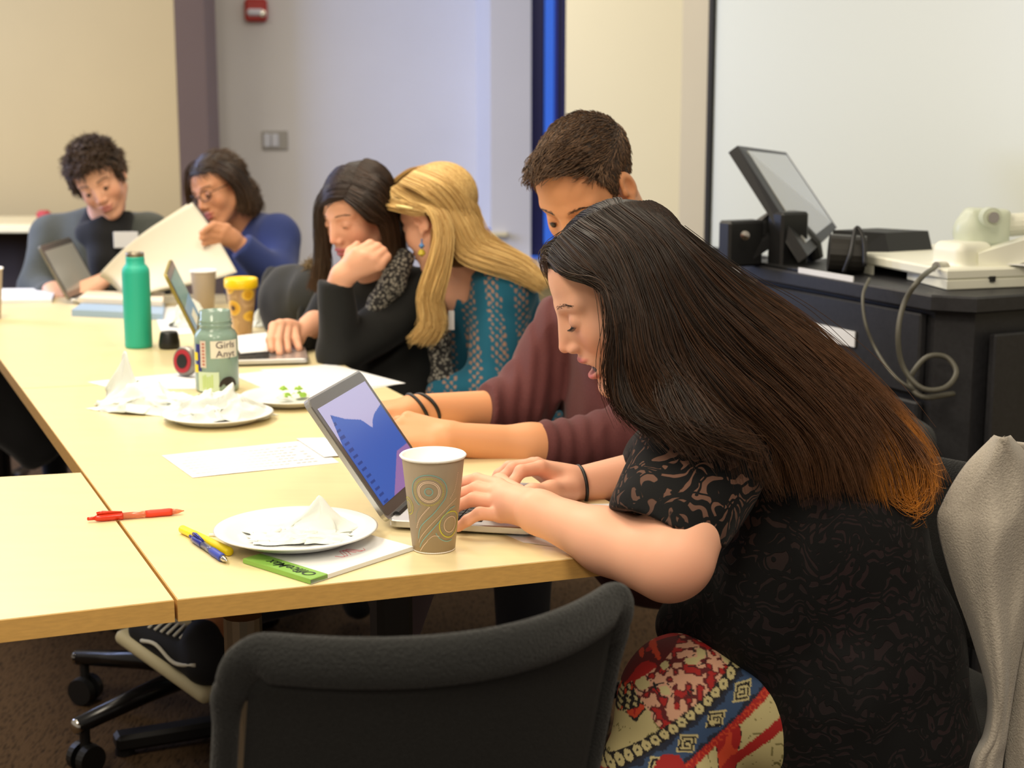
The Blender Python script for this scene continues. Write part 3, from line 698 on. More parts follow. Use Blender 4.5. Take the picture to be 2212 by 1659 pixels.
papercup(G(442, 672), 'plain taupe paper cup behind the mid-table laptop, beside the yellow-lidded tumbler', .12, .027, .037, False)
papercup(G(-22, 690), 'taupe paper cup cut by the left border of the view', .145, .03, .042, False)
# ---- plates
def plate(p, r, label, R=None):
    prof = [(0, .0025), (r * .62, .0025), (r * .72, .006), (r * .84, .0145), (r * .97, .0175), (r, .0165), (r * .985, .0150), (r * .85, .0115), (r * .74, .003), (r * .64, 0), (0, 0)]
    return tag(MB().lathe(prof, (0, 0, 0), 90, wob=lambda a, i: 1 + (.004 * math.sin(a * 48) if i in (3, 7) else 0)).build('paper_plate', mat('plate_white', (226, 227, 226), .45), None, smooth=True), label, 'plate', 'white paper plates'), p
def put(op):
    o, p = op; o.location = [float(v) for v in p]; return o
def crumple(name, label, cat, p, sx, sy, h, seed, m, rot=0, parent=None, peak=None, flat=False, group=None):
    g = np.random.default_rng(seed); n = 46; U, Vv = np.meshgrid(np.linspace(-1, 1, n), np.linspace(-1, 1, n), indexing='ij')
    P = np.stack([U.ravel(), Vv.ravel(), 0 * U.ravel()], 1)
    ridg = 0
    for k, (sc, am) in enumerate(((1.7, .5), (3.6, .3), (7.5, .14), (14, .05))): ridg = ridg + am * (1 - 2 * np.abs(vnoise(P + seed * 3.1, sc, seed + k)))
    rr = np.sqrt(U.ravel() ** 2 + Vv.ravel() ** 2); env = np.clip(1.25 - rr * .9, 0.02, 1) * np.clip((1.12 - rr) * 4, 0, 1)
    z = h * np.clip(ridg * .8 + .35, 0, 1.2) * env
    if peak is not None: z += peak[2] * np.exp(-(((U.ravel() - peak[0]) ** 2 + (Vv.ravel() - peak[1]) ** 2) / peak[3] ** 2))
    x = U.ravel() * sx * (1 + .16 * vnoise(P, 2.2, seed + 9)) * (1 - .25 * (np.abs(Vv.ravel()) ** 3)); y = Vv.ravel() * sy * (1 + .16 * vnoise(P, 2.2, seed + 19)) * (1 - .25 * np.abs(U.ravel()) ** 3)
    x += .12 * sx * vnoise(P, 5, seed + 3); y += .12 * sy * vnoise(P, 5, seed + 4)
    c, s_ = math.cos(rot), math.sin(rot); X = np.stack([c * x - s_ * y, s_ * x + c * y, z - z.min() + .001], 1)
    Fc = np.array([(i * n + j, (i + 1) * n + j, (i + 1) * n + j + 1, i * n + j + 1) for i in range(n - 1) for j in range(n - 1)])
    o = meshobj(name, X, Fc, m, None, True); md = o.modifiers.new('thickness', 'SOLIDIFY'); md.thickness = .0006
    o.location = [float(v) for v in p]
    if label: tag(o, label, cat, group)
    return o
M['napkin'] = mat('napkin', (224, 228, 222), .9, sss=.0, bump=(260, .3, .0006)); M['tissue'] = mat('tissue', (222, 227, 222), .9, sss=.0, bump=(90, .4, .001))
# notebook with a green strip
A, B_, C_ = G(526, 1217), G(672, 1263), G(893, 1190); Dn = A + C_ - B_
nb = thing('notebook', 'white notepad with green binding strip under the near plate', 'notebook', (A + C_) / 2)
tt = .0065
MB().prism([p[:2] for p in (A, B_, C_, Dn)], TZ + .0008, TZ + tt).build('pages', M['paper'], nb)
ev = nrm(C_ - B_); gw = .030
MB().prism([A[:2] - ev[:2] * .001, B_[:2] - ev[:2] * .001, (B_ + ev * gw)[:2], (A + ev * gw)[:2]], TZ + .0006, TZ + tt + .0008, bev=.0008).build('binding_strip', mat('strip_green', (132, 180, 78), .4), nb)
def text(name, s_, size, m, parent, M4, ext=.0002, shear=0, xf=None, bold=0):
    cu = bpy.data.curves.new(name, 'FONT'); cu.body = s_; cu.size = size; cu.extrude = ext; cu.shear = shear; cu.align_x = 'CENTER'; cu.align_y = 'CENTER'; cu.offset = bold
    o = bpy.data.objects.new(name, cu); C.objects.link(o); bpy.context.view_layer.update()
    me = bpy.data.meshes.new_from_object(o.evaluated_get(bpy.context.evaluated_depsgraph_get())); bpy.data.objects.remove(o)
    v = np.empty(len(me.vertices) * 3); me.vertices.foreach_get('co', v); v = v.reshape(-1, 3)
    v = xf(v) if xf else (np.asarray(M4[0]) + v @ np.asarray(M4[1]).T)
    v = v - rel_chain(parent); me.vertices.foreach_set('co', v.ravel()); me.materials.clear(); me.materials.append(m); me.update(); me.name = name
    return link(bpy.data.objects.new(name, me), parent)
av = nrm(B_ - A); tx = -av; ty = np.cross(V3(0, 0, 1), tx)
text('lettering', 'OfficeMax', .0225, mat('ink_dark', (25, 45, 25), .6), nb, (A + (B_ - A) * .60 + ev * gw * .5 + V3(0, 0, tt + .0011), np.stack([tx, ty, V3(0, 0, 1)], 1)), shear=.25, bold=.0001)
# faint red scribble on the pad
sc_ = MB(); o_ = B_ + ev * .09 - av * .05 + V3(0, 0, tt + .0003)
for k in range(3): sc_.tube([o_ + ev * (.01 * k) + av * (.012 * math.sin(j * .9 + k)) + ev * j * .004 for j in range(9)], .0004, 4)
sc_.build('red_scribble', mat('ink_red', (215, 110, 120), .7), nb)
pp = G(640, 1163, TZ + tt + .002); put(plate(pp, .1145, 'white paper plate with a crumpled napkin and plastic knife, on the green-edged notepad'))
crumple('napkin', 'crumpled white napkin with a raised peak on the near plate', 'napkin', pp + V3(.005, .018, .004), .082, .05, .014, 5, M['napkin'], .15, peak=(.35, .2, .040, .28))
crumple('napkin', 'flattened torn napkin at the front of the near plate', 'napkin', pp + V3(.012, -.022, .004), .065, .028, .015, 8, M['napkin'], .1)
kn = pp + V3(0, 0, .018)
tag(MB().tube([W(452, 1156, pp[1] + .0), W(500, 1158, pp[1]), W(560, 1166, pp[1] - .01), pp + V3(-.02, -.005, .016)], [.0025, .003, .004, .003], 8).build('plastic_knife', M['cup_white'], smooth=True), 'white plastic knife handle sticking out left of the near plate', 'knife')
# mid plates
pm_ = G(471, 908, TZ); put(plate(pm_, .107, 'white paper plate heaped with crumpled tissue in the middle of the table'))
crumple('tissue', 'big crumpled white tissue heaped on the middle plate', 'tissue', pm_ + V3(.0, .01, .005), .10, .062, .045, 12, M['tissue'], .2, peak=(-.1, .2, .03, .5))
pq = G(632, 868, TZ + .0015); put(plate(pq, .105, 'white paper plate with green salad scraps beyond the tissue plate'))
for k in range(9):
    a_ = RNG.uniform(0, 6.28); q = pq + V3(.05 * math.cos(a_) * RNG.uniform(.2, 1), .05 * math.sin(a_) * RNG.uniform(.2, 1), .006 + .002 * k)
    crumple('salad_scrap', 'small green and white salad scrap on the plate beyond the tissue', 'food scrap', q, .012, .008, .008, 40 + k, mat('leaf_green', (150, 190, 70) if k % 3 else (238, 240, 225), .6), a_, group='salad scraps')
crumple('tissue', 'crumpled tissue with a tall point standing left of the middle plate', 'tissue', G(325, 882), .135, .075, .05, 23, M['tissue'], -.35, peak=(-.72, .45, .095, .26))
# ---- papers
def sheet(poly, label, z=.0006, th=.0005, m='paper', curl=0, name='paper_sheet', group='white sheets on the table'):
    P = [G(x, y, TZ) for x, y in poly]; a, b, c, d = P
    def fn(u, v):
        p = a * (1 - u) * (1 - v) + b * u * (1 - v) + c * u * v + d * (1 - u) * v; return V3(p[0], p[1], TZ + z + curl * (u * v) ** 3 * .02 + .0004 * math.sin(u * 5))
    return tag(MB().slab(fn, 12, 12, th).build(name, M[m]), label, 'paper', group)
s_a = sheet([(349, 985), (668, 951), (733, 1000), (416, 1033)], 'printed white sheet lying left of the near laptop', .0008)
tx_ = MB()
for k in range(7):
    for j in range(22):
        if RNG.uniform() < .8:
            u0 = .06 + j * .038; p = [G(*(np.array((349, 985)) * (1 - u) * (1 - v) + np.array((668, 951)) * u * (1 - v) + np.array((733, 1000)) * u * v + np.array((416, 1033)) * (1 - u) * v), TZ + .0016) for u, v in ((u0, .15 + k * .11), (u0 + .03, .15 + k * .11), (u0 + .03, .17 + k * .11), (u0, .17 + k * .11))]
            tx_.add(p, [(0, 1, 2, 3)])
tx_.build('print', mat('faint_ink', (206, 208, 212), .8), s_a)
sheet([(640, 950), (700, 947), (770, 985), (700, 990)], 'white sheet partly under the near laptop screen, behind the printed sheet', .0022)
sheet([(188, 826), (420, 803), (480, 840), (250, 842)], 'white sheet under the pointed tissue, its tip to the left', .0008)
sheet([(500, 810), (715, 786), (872, 828), (640, 870)], 'large white sheet under the salad plate, left of the black cardigan', .0006)
sheet([(560, 800), (735, 792), (876, 829), (700, 850)], 'white sheet with its corner reaching the table edge by the elbow', .0016)
sheet([(1210, 1093), (1330, 1088), (1372, 1118), (1230, 1122)], 'white sheet under the far wrist of the woman in black velvet', .0008)
sheet([(1080, 1150), (1180, 1145), (1228, 1186), (1130, 1172)], 'paper corner peeping from under the near laptop and forearm', .0003, th=.0003)
sheet([(-30, 632), (122, 630), (112, 655), (-60, 658)], 'thick white paper at the far left end of the table', .006, .012)
sheet([(500, 745), (575, 735), (600, 775), (520, 782)], 'white sheet behind the jar by the hand on the laptop', .02, .002)
sheet([(330, 668), (395, 660), (420, 720), (352, 728)], 'white sheet beyond the teal bottle', .001, .001)
fo = sheet([(155, 683), (352, 692), (356, 668), (185, 662)], 'pale blue folder lying left of the teal bottle', .009, .018, 'paper', name='blue_folder', group=None)
fo.data.materials[0] = mat('folder_blue', (150, 175, 200), .5); fo['category'] = 'folder'
fp = sheet([(170, 668), (352, 676), (356, 655), (190, 652)], 'cream papers stacked on the pale blue folder', .026, .014, 'paper', group=None); fp.data.materials[0] = mat('cream_paper', (226, 212, 190), .8)
crumple('napkin', 'folded white napkin standing between laptop screen and tumbler', 'napkin', G(425, 705), .07, .05, .03, 31, M['napkin'], .5, peak=(-.3, .1, .06, .5))
crumple('napkin', 'small white napkin right of the yellow-lidded tumbler', 'napkin', G(562, 704), .026, .03, .018, 33, M['napkin'], .1, peak=(-.2, .1, .03, .4))
# ---- bottles
p = G(300, 750); wbt = thing('water_bottle', 'tall teal metal water bottle with bare steel neck', 'bottle', p)
M['teal'] = mat('teal_coat', (38, 178, 152), .5, bump=(900, .25, .0005))
MB().lathe([(0, 0), (.031, 0), (.0335, .003), (.034, .008), (.034, .185), (.033, .195), (.0285, .203), (.0235, .208), (.0228, .222), (.0228, .226), (0, .226)], p, 48).build('body', M['teal'], wbt, smooth=True)
MB().lathe([(.0222, .222), (.0222, .236), (.021, .237), (.0195, .236), (.0195, .215), (0, .215)], p, 40).build('steel_neck', M['steel'], wbt, smooth=True)
p = G(364, 754) + V3(0, .012, 0)
tag(MB().lathe([(0, 0), (.024, 0), (.026, .004), (.0258, .016), (.022, .038), (.0195, .042), (0, .043)], p, 32).build('bottle_cap', M['black_plastic'], None, smooth=True), 'black bottle cap standing beside the teal bottle', 'cap')
p = G(470, 842); jar = thing('wide_mouth_bottle', 'grey-green translucent wide-mouth bottle covered in stickers', 'bottle', p)
M['jar'] = mat('jar_plastic', (176, 204, 190), .16, trans=.5, spec=.6)
MB().lathe([(0, 0), (.041, 0), (.0455, .004), (.046, .012), (.046, .108), (.0455, .118), (.041, .127), (.034, .133), (.0335, .140), (.0355, .141), (.0355, .144), (.0325, .146), (.0345, .149), (.0345, .152), (.0322, .154), (.0322, .171), (.0305, .1715), (.0302, .14), (.038, .125), (.043, .112), (.043, .006), (0, .005)], p, 64, cap=False).build('body', M['jar'], jar, smooth=True)
ja0 = math.atan2(-p[1], -p[0])
def jpt(s, z, off=.0006): a = ja0 + s / .046; return p + V3((.046 + off) * math.cos(a), (.046 + off) * math.sin(a), z)
def sticker(name, s0, s1, z0, z1, m, off=.0006, parent=jar, rad=0):
    return MB().grid(lambda u, v: jpt(s0 + (s1 - s0) * u, z0 + (z1 - z0) * v, off), 14, 4).build(name, m, parent, smooth=True)
lab = sticker('sticker', -.012, .052, .075, .112, mat('sticker_cream', (232, 226, 208), .5))
txt = lambda s_, z: text('lettering', s_, .0235, mat('ink_purple', (70, 50, 66), .6), jar, None, ext=.0001, bold=0, xf=lambda v: np.array([jpt(.0205 + q[0] * .95, z + q[1] * .85, .0012 + q[2]) for q in v]))
txt('Girls', .1025); txt('Anyt', .0835)
sticker('sticker', -.052, -.034, .044, .104, mat('sticker_navy', (30, 36, 120), .5))
for z in (.078, .052): sticker('sticker', -.058, -.044, z - .009, z + .008, mat('sticker_yellow', (245, 218, 20), .5), .001)
sticker('sticker', -.036, -.022, .055, .112, mat('sticker_pale', (222, 205, 190), .5), .001)
st = MB()
for k in range(7): st.grid(lambda u, v: jpt(-.031 + .006 * u, .06 + k * .0072 + .004 * v, .0014), 3, 2)
st.build('sticker', mat('sticker_rust', (190, 110, 90), .5), jar)
sticker('sticker', -.044, .004, .004, .046, mat('sticker_mint', (205, 224, 195), .5), .0008)
ms = MB()
for k in range(5): ms.grid(lambda u, v: jpt(-.032 + .005 * k + .004 * u, .01 + .028 * v + .003 * math.sin(k * 2), .0013), 2, 4)
ms.build('sticker', mat('sticker_green', (190, 214, 140), .5), jar)
ck = MB(); ck.add([jpt(.024, .016, .001)] + [jpt(.024 + .021 * math.cos(k * math.pi / 15), .014 + .021 * math.sin(k * math.pi / 15), .001) for k in range(16)], [(0, k + 1, k + 2) for k in range(15)]); ck.build('sticker', mat('sticker_black', (38, 32, 30), .5), jar)
p = G(410, 812); tin = thing('round_tin', 'small round red and black tin on its side behind the stickered bottle', 'tin', p)
Rr_ = frame(V3(-.55, -.8, .1))
ax = np.stack([Rr_[:, 0], Rr_[:, 2], Rr_[:, 1]], 1)
MB().lathe([(0, 0), (.030, 0), (.033, .004), (.033, .016), (.030, .02), (0, .02)], p + V3(0, 0, .034), 40, R=ax).build('shell', mat('tin_grey', (140, 135, 130), .35, .4), tin, smooth=False)
MB().lathe([(0, .0204), (.026, .0204), (.026, .022), (0, .022)], p + V3(0, 0, .034), 40, R=ax).build('red_face', mat('tin_red', (175, 40, 52), .4), tin)
MB().lathe([(0, .0222), (.016, .0222), (.016, .0235), (0, .0235)], p + V3(0, 0, .034), 40, R=ax).build('black_centre', M['black_plastic'], tin)
# tumbler
p = G(524, 722); tb = thing('tumbler', 'brown and yellow patterned tumbler with bright yellow lid', 'cup', p)
def tumb():
    m = mat('tumbler_print', (168, 128, 72), .3, coat=.3); nt = m.node_tree; N = nt.nodes; L = nt.links; b = N['Principled BSDF']; tc = N.new('ShaderNodeTexCoord')
    v = N.new('ShaderNodeTexVoronoi'); v.inputs['Scale'].default_value = 21; L.new(tc.outputs['Object'], v.inputs[0])
    cr = N.new('ShaderNodeValToRGB'); e = cr.color_ramp; e.interpolation = 'CONSTANT'; e.elements[0].color = lin((80, 45, 25)); e.elements[1].position = .2; e.elements[1].color = lin((215, 160, 40))
    for q, c_ in ((.42, (232, 186, 60)), (.52, (176, 140, 98)), (.75, (196, 160, 116))): x = e.elements.new(q); x.color = lin(c_)
    L.new(v.outputs['Distance'], cr.inputs[0]); L.new(cr.outputs[0], b.inputs['Base Color']); 
    v.feature = 'F1'; mr = N.new('ShaderNodeMath'); mr.operation = 'MULTIPLY'; mr.inputs[1].default_value = 1.25; L.new(v.outputs['Distance'], mr.inputs[0]); L.new(mr.outputs[0], cr.inputs[0]); return m
MB().lathe([(0, 0), (.022, 0), (.025, .004), (.0395, .122), (.0395, .126), (0, .126)], p, 48).build('body', tumb(), tb, smooth=True)
MB().lathe([(.0395, .122), (.043, .124), (.044, .130), (.0435, .146), (.040, .149), (.036, .1475), (.034, .143), (0, .143)], p, 48).build('lid', mat('lid_yellow', (250, 205, 15), .35), tb, smooth=True)
# ---- pens
def axisR(a, b): z = nrm(b - a); x = nrm(np.cross(z, (0, 0, 1))); return np.stack([x, np.cross(z, x), z], 1)
def gelpen(a, b, label, cm, cg, cc):
    r = .0056; a = a + V3(0, 0, r); b = b + V3(0, 0, r); R_ = axisR(a, b); L = np.linalg.norm(b - a)
    t = thing('gel_pen', label, 'pen', (a + b) / 2, 'click pens')
    MB().lathe([(0, 0), (.0026, .0008), (.0028, .011), (0, .012)], a, 16, R=R_).build('clicker', cg, t, smooth=True)
    MB().lathe([(.003, .011), (.0046, .014), (.0054, .022), (.0054, .05), (.0052, .052)], a, 20, R=R_).build('cap_barrel', cg, t, smooth=True)
    MB().lathe([(.0050, .050), (.0051, L - .06), (.0050, L - .055)], a, 20, R=R_).build('barrel', cc, t, smooth=True)
    MB().lathe([(.0016, .045), (.0016, L - .012)], a, 10, R=R_).build('refill', cm, t, smooth=True)
    MB().lathe([(.0052, L - .057), (.0058, L - .05), (.0055, L - .035), (.0058, L - .022), (.005, L - .018)], a, 20, R=R_).build('grip', cm, t, smooth=True)
    MB().lathe([(.0049, L - .019), (.0036, L - .009), (.0014, L - .003), (.0006, L)], a, 16, R=R_).build('tip', cc if cm.name.startswith('red') else M['chrome'], t, smooth=True)
    cl = a + (b - a) * .1 + V3(0, 0, .0068); MB().tube([cl, cl + (b - a) * .06 + V3(0, 0, .0012), a + (b - a) * .36 + V3(0, 0, .0058)], [.0024, .0026, .0016], 8).build('clip', cg, t, smooth=True)
gelpen(G(188, 1129), G(398, 1111), 'red click pen lying across the gap between two tables', mat('red_rubber', (222, 60, 30), .5), mat('red_gloss', (225, 55, 25), .25, trans=.2), mat('red_clear', (245, 150, 110), .2, trans=.5))
gelpen(G(411, 1166) + V3(0, 0, 0), G(491, 1221), 'blue click pen lying beside the yellow highlighter', mat('blue_rubber', (54, 72, 175), .5), mat('blue_gloss', (30, 42, 150), .2, trans=.2), mat('blue_clear', (120, 125, 160), .15, trans=.5))
a = G(393, 1152) + V3(0, 0, .0065); b = G(497, 1202) + V3(0, 0, .0065); R_ = axisR(a, b); L = np.linalg.norm(b - a)
hl = thing('highlighter', 'yellow highlighter lying against the blue pen', 'highlighter', (a + b) / 2)
MB().lathe([(0, 0), (.0055, .0006), (.006, .002), (.006, .035), (.0062, .036)], a, 24, R=R_).build('cap', mat('hl_cap', (250, 225, 0), .35), hl, smooth=True)
MB().lathe([(.0064, .036), (.0064, L - .003), (.0055, L), (0, L)], a, 24, R=R_).build('barrel', mat('hl_body', (248, 222, 20), .4), hl, smooth=True)
# ================================================================ CHAIRS
M['mesh'] = mat('chair_fabric', (24, 25, 24), .9, sheen=.12, bump=(380, 1, .003), noise=(520, .7)); M['mesh2'] = mat('chair_mesh', (22, 22, 21), .9, bump=(520, .8, .0015), noise=(600, .55, (1, 1, .4)))
def star_base(t, c, ang0, r=.33):
    b = MB()
    for k in range(5):
        a = ang0 + k * 2 * math.pi / 5; d = V3(math.cos(a), math.sin(a), 0); c0 = V3(c[0], c[1], .13)
        lg = MB().tube([c0 + d * .03, c0 + d * r * .5 + V3(0, 0, -.008), c0 + d * r + V3(0, 0, -.025)], [.026, .021, .017], 12).build('base_leg', M['black_gloss'], t, smooth=True)
        MB().lathe([(0, .004), (.010, .003), (.0165, -.002), (.017, -.01)], c0 + d * (r + .004) + V3(0, 0, -.025), 16, R=np.stack([np.cross(V3(0, 0, 1), d), V3(0, 0, 1), d], 1)).build('leg_cap', M['chrome'], lg, smooth=True)
        w = c0 + d * (r - .02); e = V3(-d[1], d[0], 0); w[2] = .032
        cs = MB()
        for s_ in (-1, 1): cs.tube([w + e * (.008 * s_), w + e * (.026 * s_)], [.032, .030], 22)
        cs.tube([w + V3(0, 0, .0), w + V3(0, 0, .075)], .011, 10)
        cs.build('caster', M['black_plastic'], t)
    MB().tube([(c[0], c[1], .10), (c[0], c[1], .44)], [.034, .026], 18).build('column', M['black_gloss'], t)
def chair(label, bc, ed, fd, w=.45, ztop=.86, zbot=.50, recl=.32, base=True, bulge=.055, corner=.06, seatc=None, name='office_chair', group='black mesh office chairs', H=.46):
    """bc: centre of the top of the backrest (xy); ed: unit vector across; fd: forward"""
    ed = nrm(ed); fd = nrm(fd); t = thing(name, label, 'chair', (bc[0] + fd[0] * .3, bc[1] + fd[1] * .3, 0), group)
    hh = ztop - zbot
    def bk(u, v, off=0):                 # u -1..1, v 0..1 (1 top)
        au = abs(u); z = ztop - hh * (1 - v)
        drop = 0 if au < .8 else 0
        p = V3(bc[0], bc[1], 0) + ed * (u * w / 2) + fd * (recl * (1 - v) * hh + bulge * (u * u) + off); return V3(p[0], p[1], z)
    def shp(u, v):                       # rounded top corners
        uu = u * 2 - 1; k = .14; top = 1 - (0 if abs(uu) < 1 - k else (1 - math.sqrt(max(0, 1 - ((abs(uu) - 1 + k) / k) ** 2))) * .14)
        return bk(uu, v * top)
    MB().slab(lambda u, v: shp(.04 + u * .92, v * .965), 28, 16, .008).build('backrest_mesh', M['mesh2'], t, smooth=True)
    pts = [bk(-1, v) for v in np.linspace(0, .86, 8)] + [bk(-1 + .02 + .12 * (1 - math.cos(a)), .86 + .14 * math.sin(a)) for a in np.linspace(.3, 1.4, 5)] + [bk(u, 1) for u in np.linspace(-.82, .82, 17)] + [bk(1 - .02 - .12 * (1 - math.cos(a)), .86 + .14 * math.sin(a)) for a in np.linspace(1.4, .3, 5)] + [bk(1, v) for v in np.linspace(.86, 0, 8)]
    pts = spline(pts, 120); fr = MB(); n = 16; V = []; Fc = []
    for i, p in enumerate(pts):
        tn = nrm(pts[min(i + 1, 119)] - pts[max(i - 1, 0)]); nrmv = nrm(np.cross(tn, fd)); nv = np.cross(tn, nrmv)
        topness = min(1, max(0, (p[2] - (ztop - .07)) / .06))
        for k in range(n):
            a_ = 2 * math.pi * k / n; V.append(p + nrmv * (.013 + .012 * topness) * math.cos(a_) + nv * .0125 * math.sin(a_) - nrmv * 0)
    for i in range(119):
        for k in range(n): q = (k + 1) % n; Fc.append((i * n + k, i * n + q, (i + 1) * n + q, (i + 1) * n + k))
    Fc.append(tuple(range(n))); Fc.append(tuple(range(119 * n, 120 * n))[::-1])
    fr.add(V, Fc).build('backrest_frame', M['mesh'], t, smooth=True)
    sc2 = V3(bc[0], bc[1], 0) + fd * (.30) if seatc is None else seatc
    st_ = SDF().u(rbox((sc2[0], sc2[1], H), (.235, .23, .035), .03, np.stack([ed, fd, V3(0, 0, 1)], 1)))
    sdfobj('seat', [(st_, sc2 + V3(-.4, -.4, H - .08), sc2 + V3(.4, .4, H + .08), .012)], M['mesh'], t)
    MB().tube([bk(0, .25), V3(sc2[0], sc2[1], 0) - fd * .24 + V3(0, 0, H - .02), V3(sc2[0], sc2[1], H - .03)], [.02, .025, .025], 12).build('back_support', M['black_plastic'], t, smooth=True)
    if base: star_base(t, sc2, .4)
    return t
cl_, cr_ = G(474, 1415, .86), G(1360, 1284, .86); cm_ = G(905, 1436, .86)
ed = nrm(cr_ - cl_); fdv = V3(-ed[1], ed[0], 0); cc_ = (cl_ + cr_) / 2 ; bl = np.dot(cc_ - cm_, fdv)
chair('large black mesh chair back in the foreground, pushed to the table end', cc_ - fdv * bl, ed, fdv, w=np.linalg.norm(cr_ - cl_) - .02, bulge=bl, corner=.06)
# star base of a low stool tucked below the table
hub = V3(-.66, 3.27, 0)
st_t = thing('swivel_stool', 'black swivel stool under the table, silver-tipped star base showing', 'stool', hub)
ss = SDF().u(rbox((hub[0], hub[1], .47), (.19, .19, .035), .03)); sdfobj('seat', [(ss, hub + V3(-.3, -.3, .4), hub + V3(.3, .3, .55), .012)], M['mesh'], st_t)
star_base(st_t, hub, math.radians(231), .35)
# coat over a chair at far left
c0 = G(-50, 880, .47)
chair('black chair behind the left gap of the tables, draped with a coat', (c0[0] - .02, c0[1] + .12), V3(1, .2, 0), V3(-.2, 1, 0), w=.42, ztop=.70, base=True, H=.44)
ct = SDF(); ct.u(rbox((c0[0], c0[1] + .12, .60), (.25, .05, .2), .05)); ct.u(rc(c0 + V3(-.1, .1, .12), c0 + V3(.12, .1, -.16), .1, .05), .06); ct.u(rc(c0 + V3(.1, .1, .12), c0 + V3(.18, .08, -.14), .09, .03), .06)
ct.cut(plane((0, 0, .66), (0, 0, 1)), .01)
ct.add(lambda P: (.012 * vnoise(P, 14, 3)).astype(np.float32))
tag(sdfobj('black_coat', [(ct, c0 + V3(-.4, -.15, -.35), c0 + V3(.4, .4, .35), .012)], mat('coat_black', (16, 16, 18), .9, sheen=.3)), 'black coat hanging in the gap at the left of the tables', 'coat')
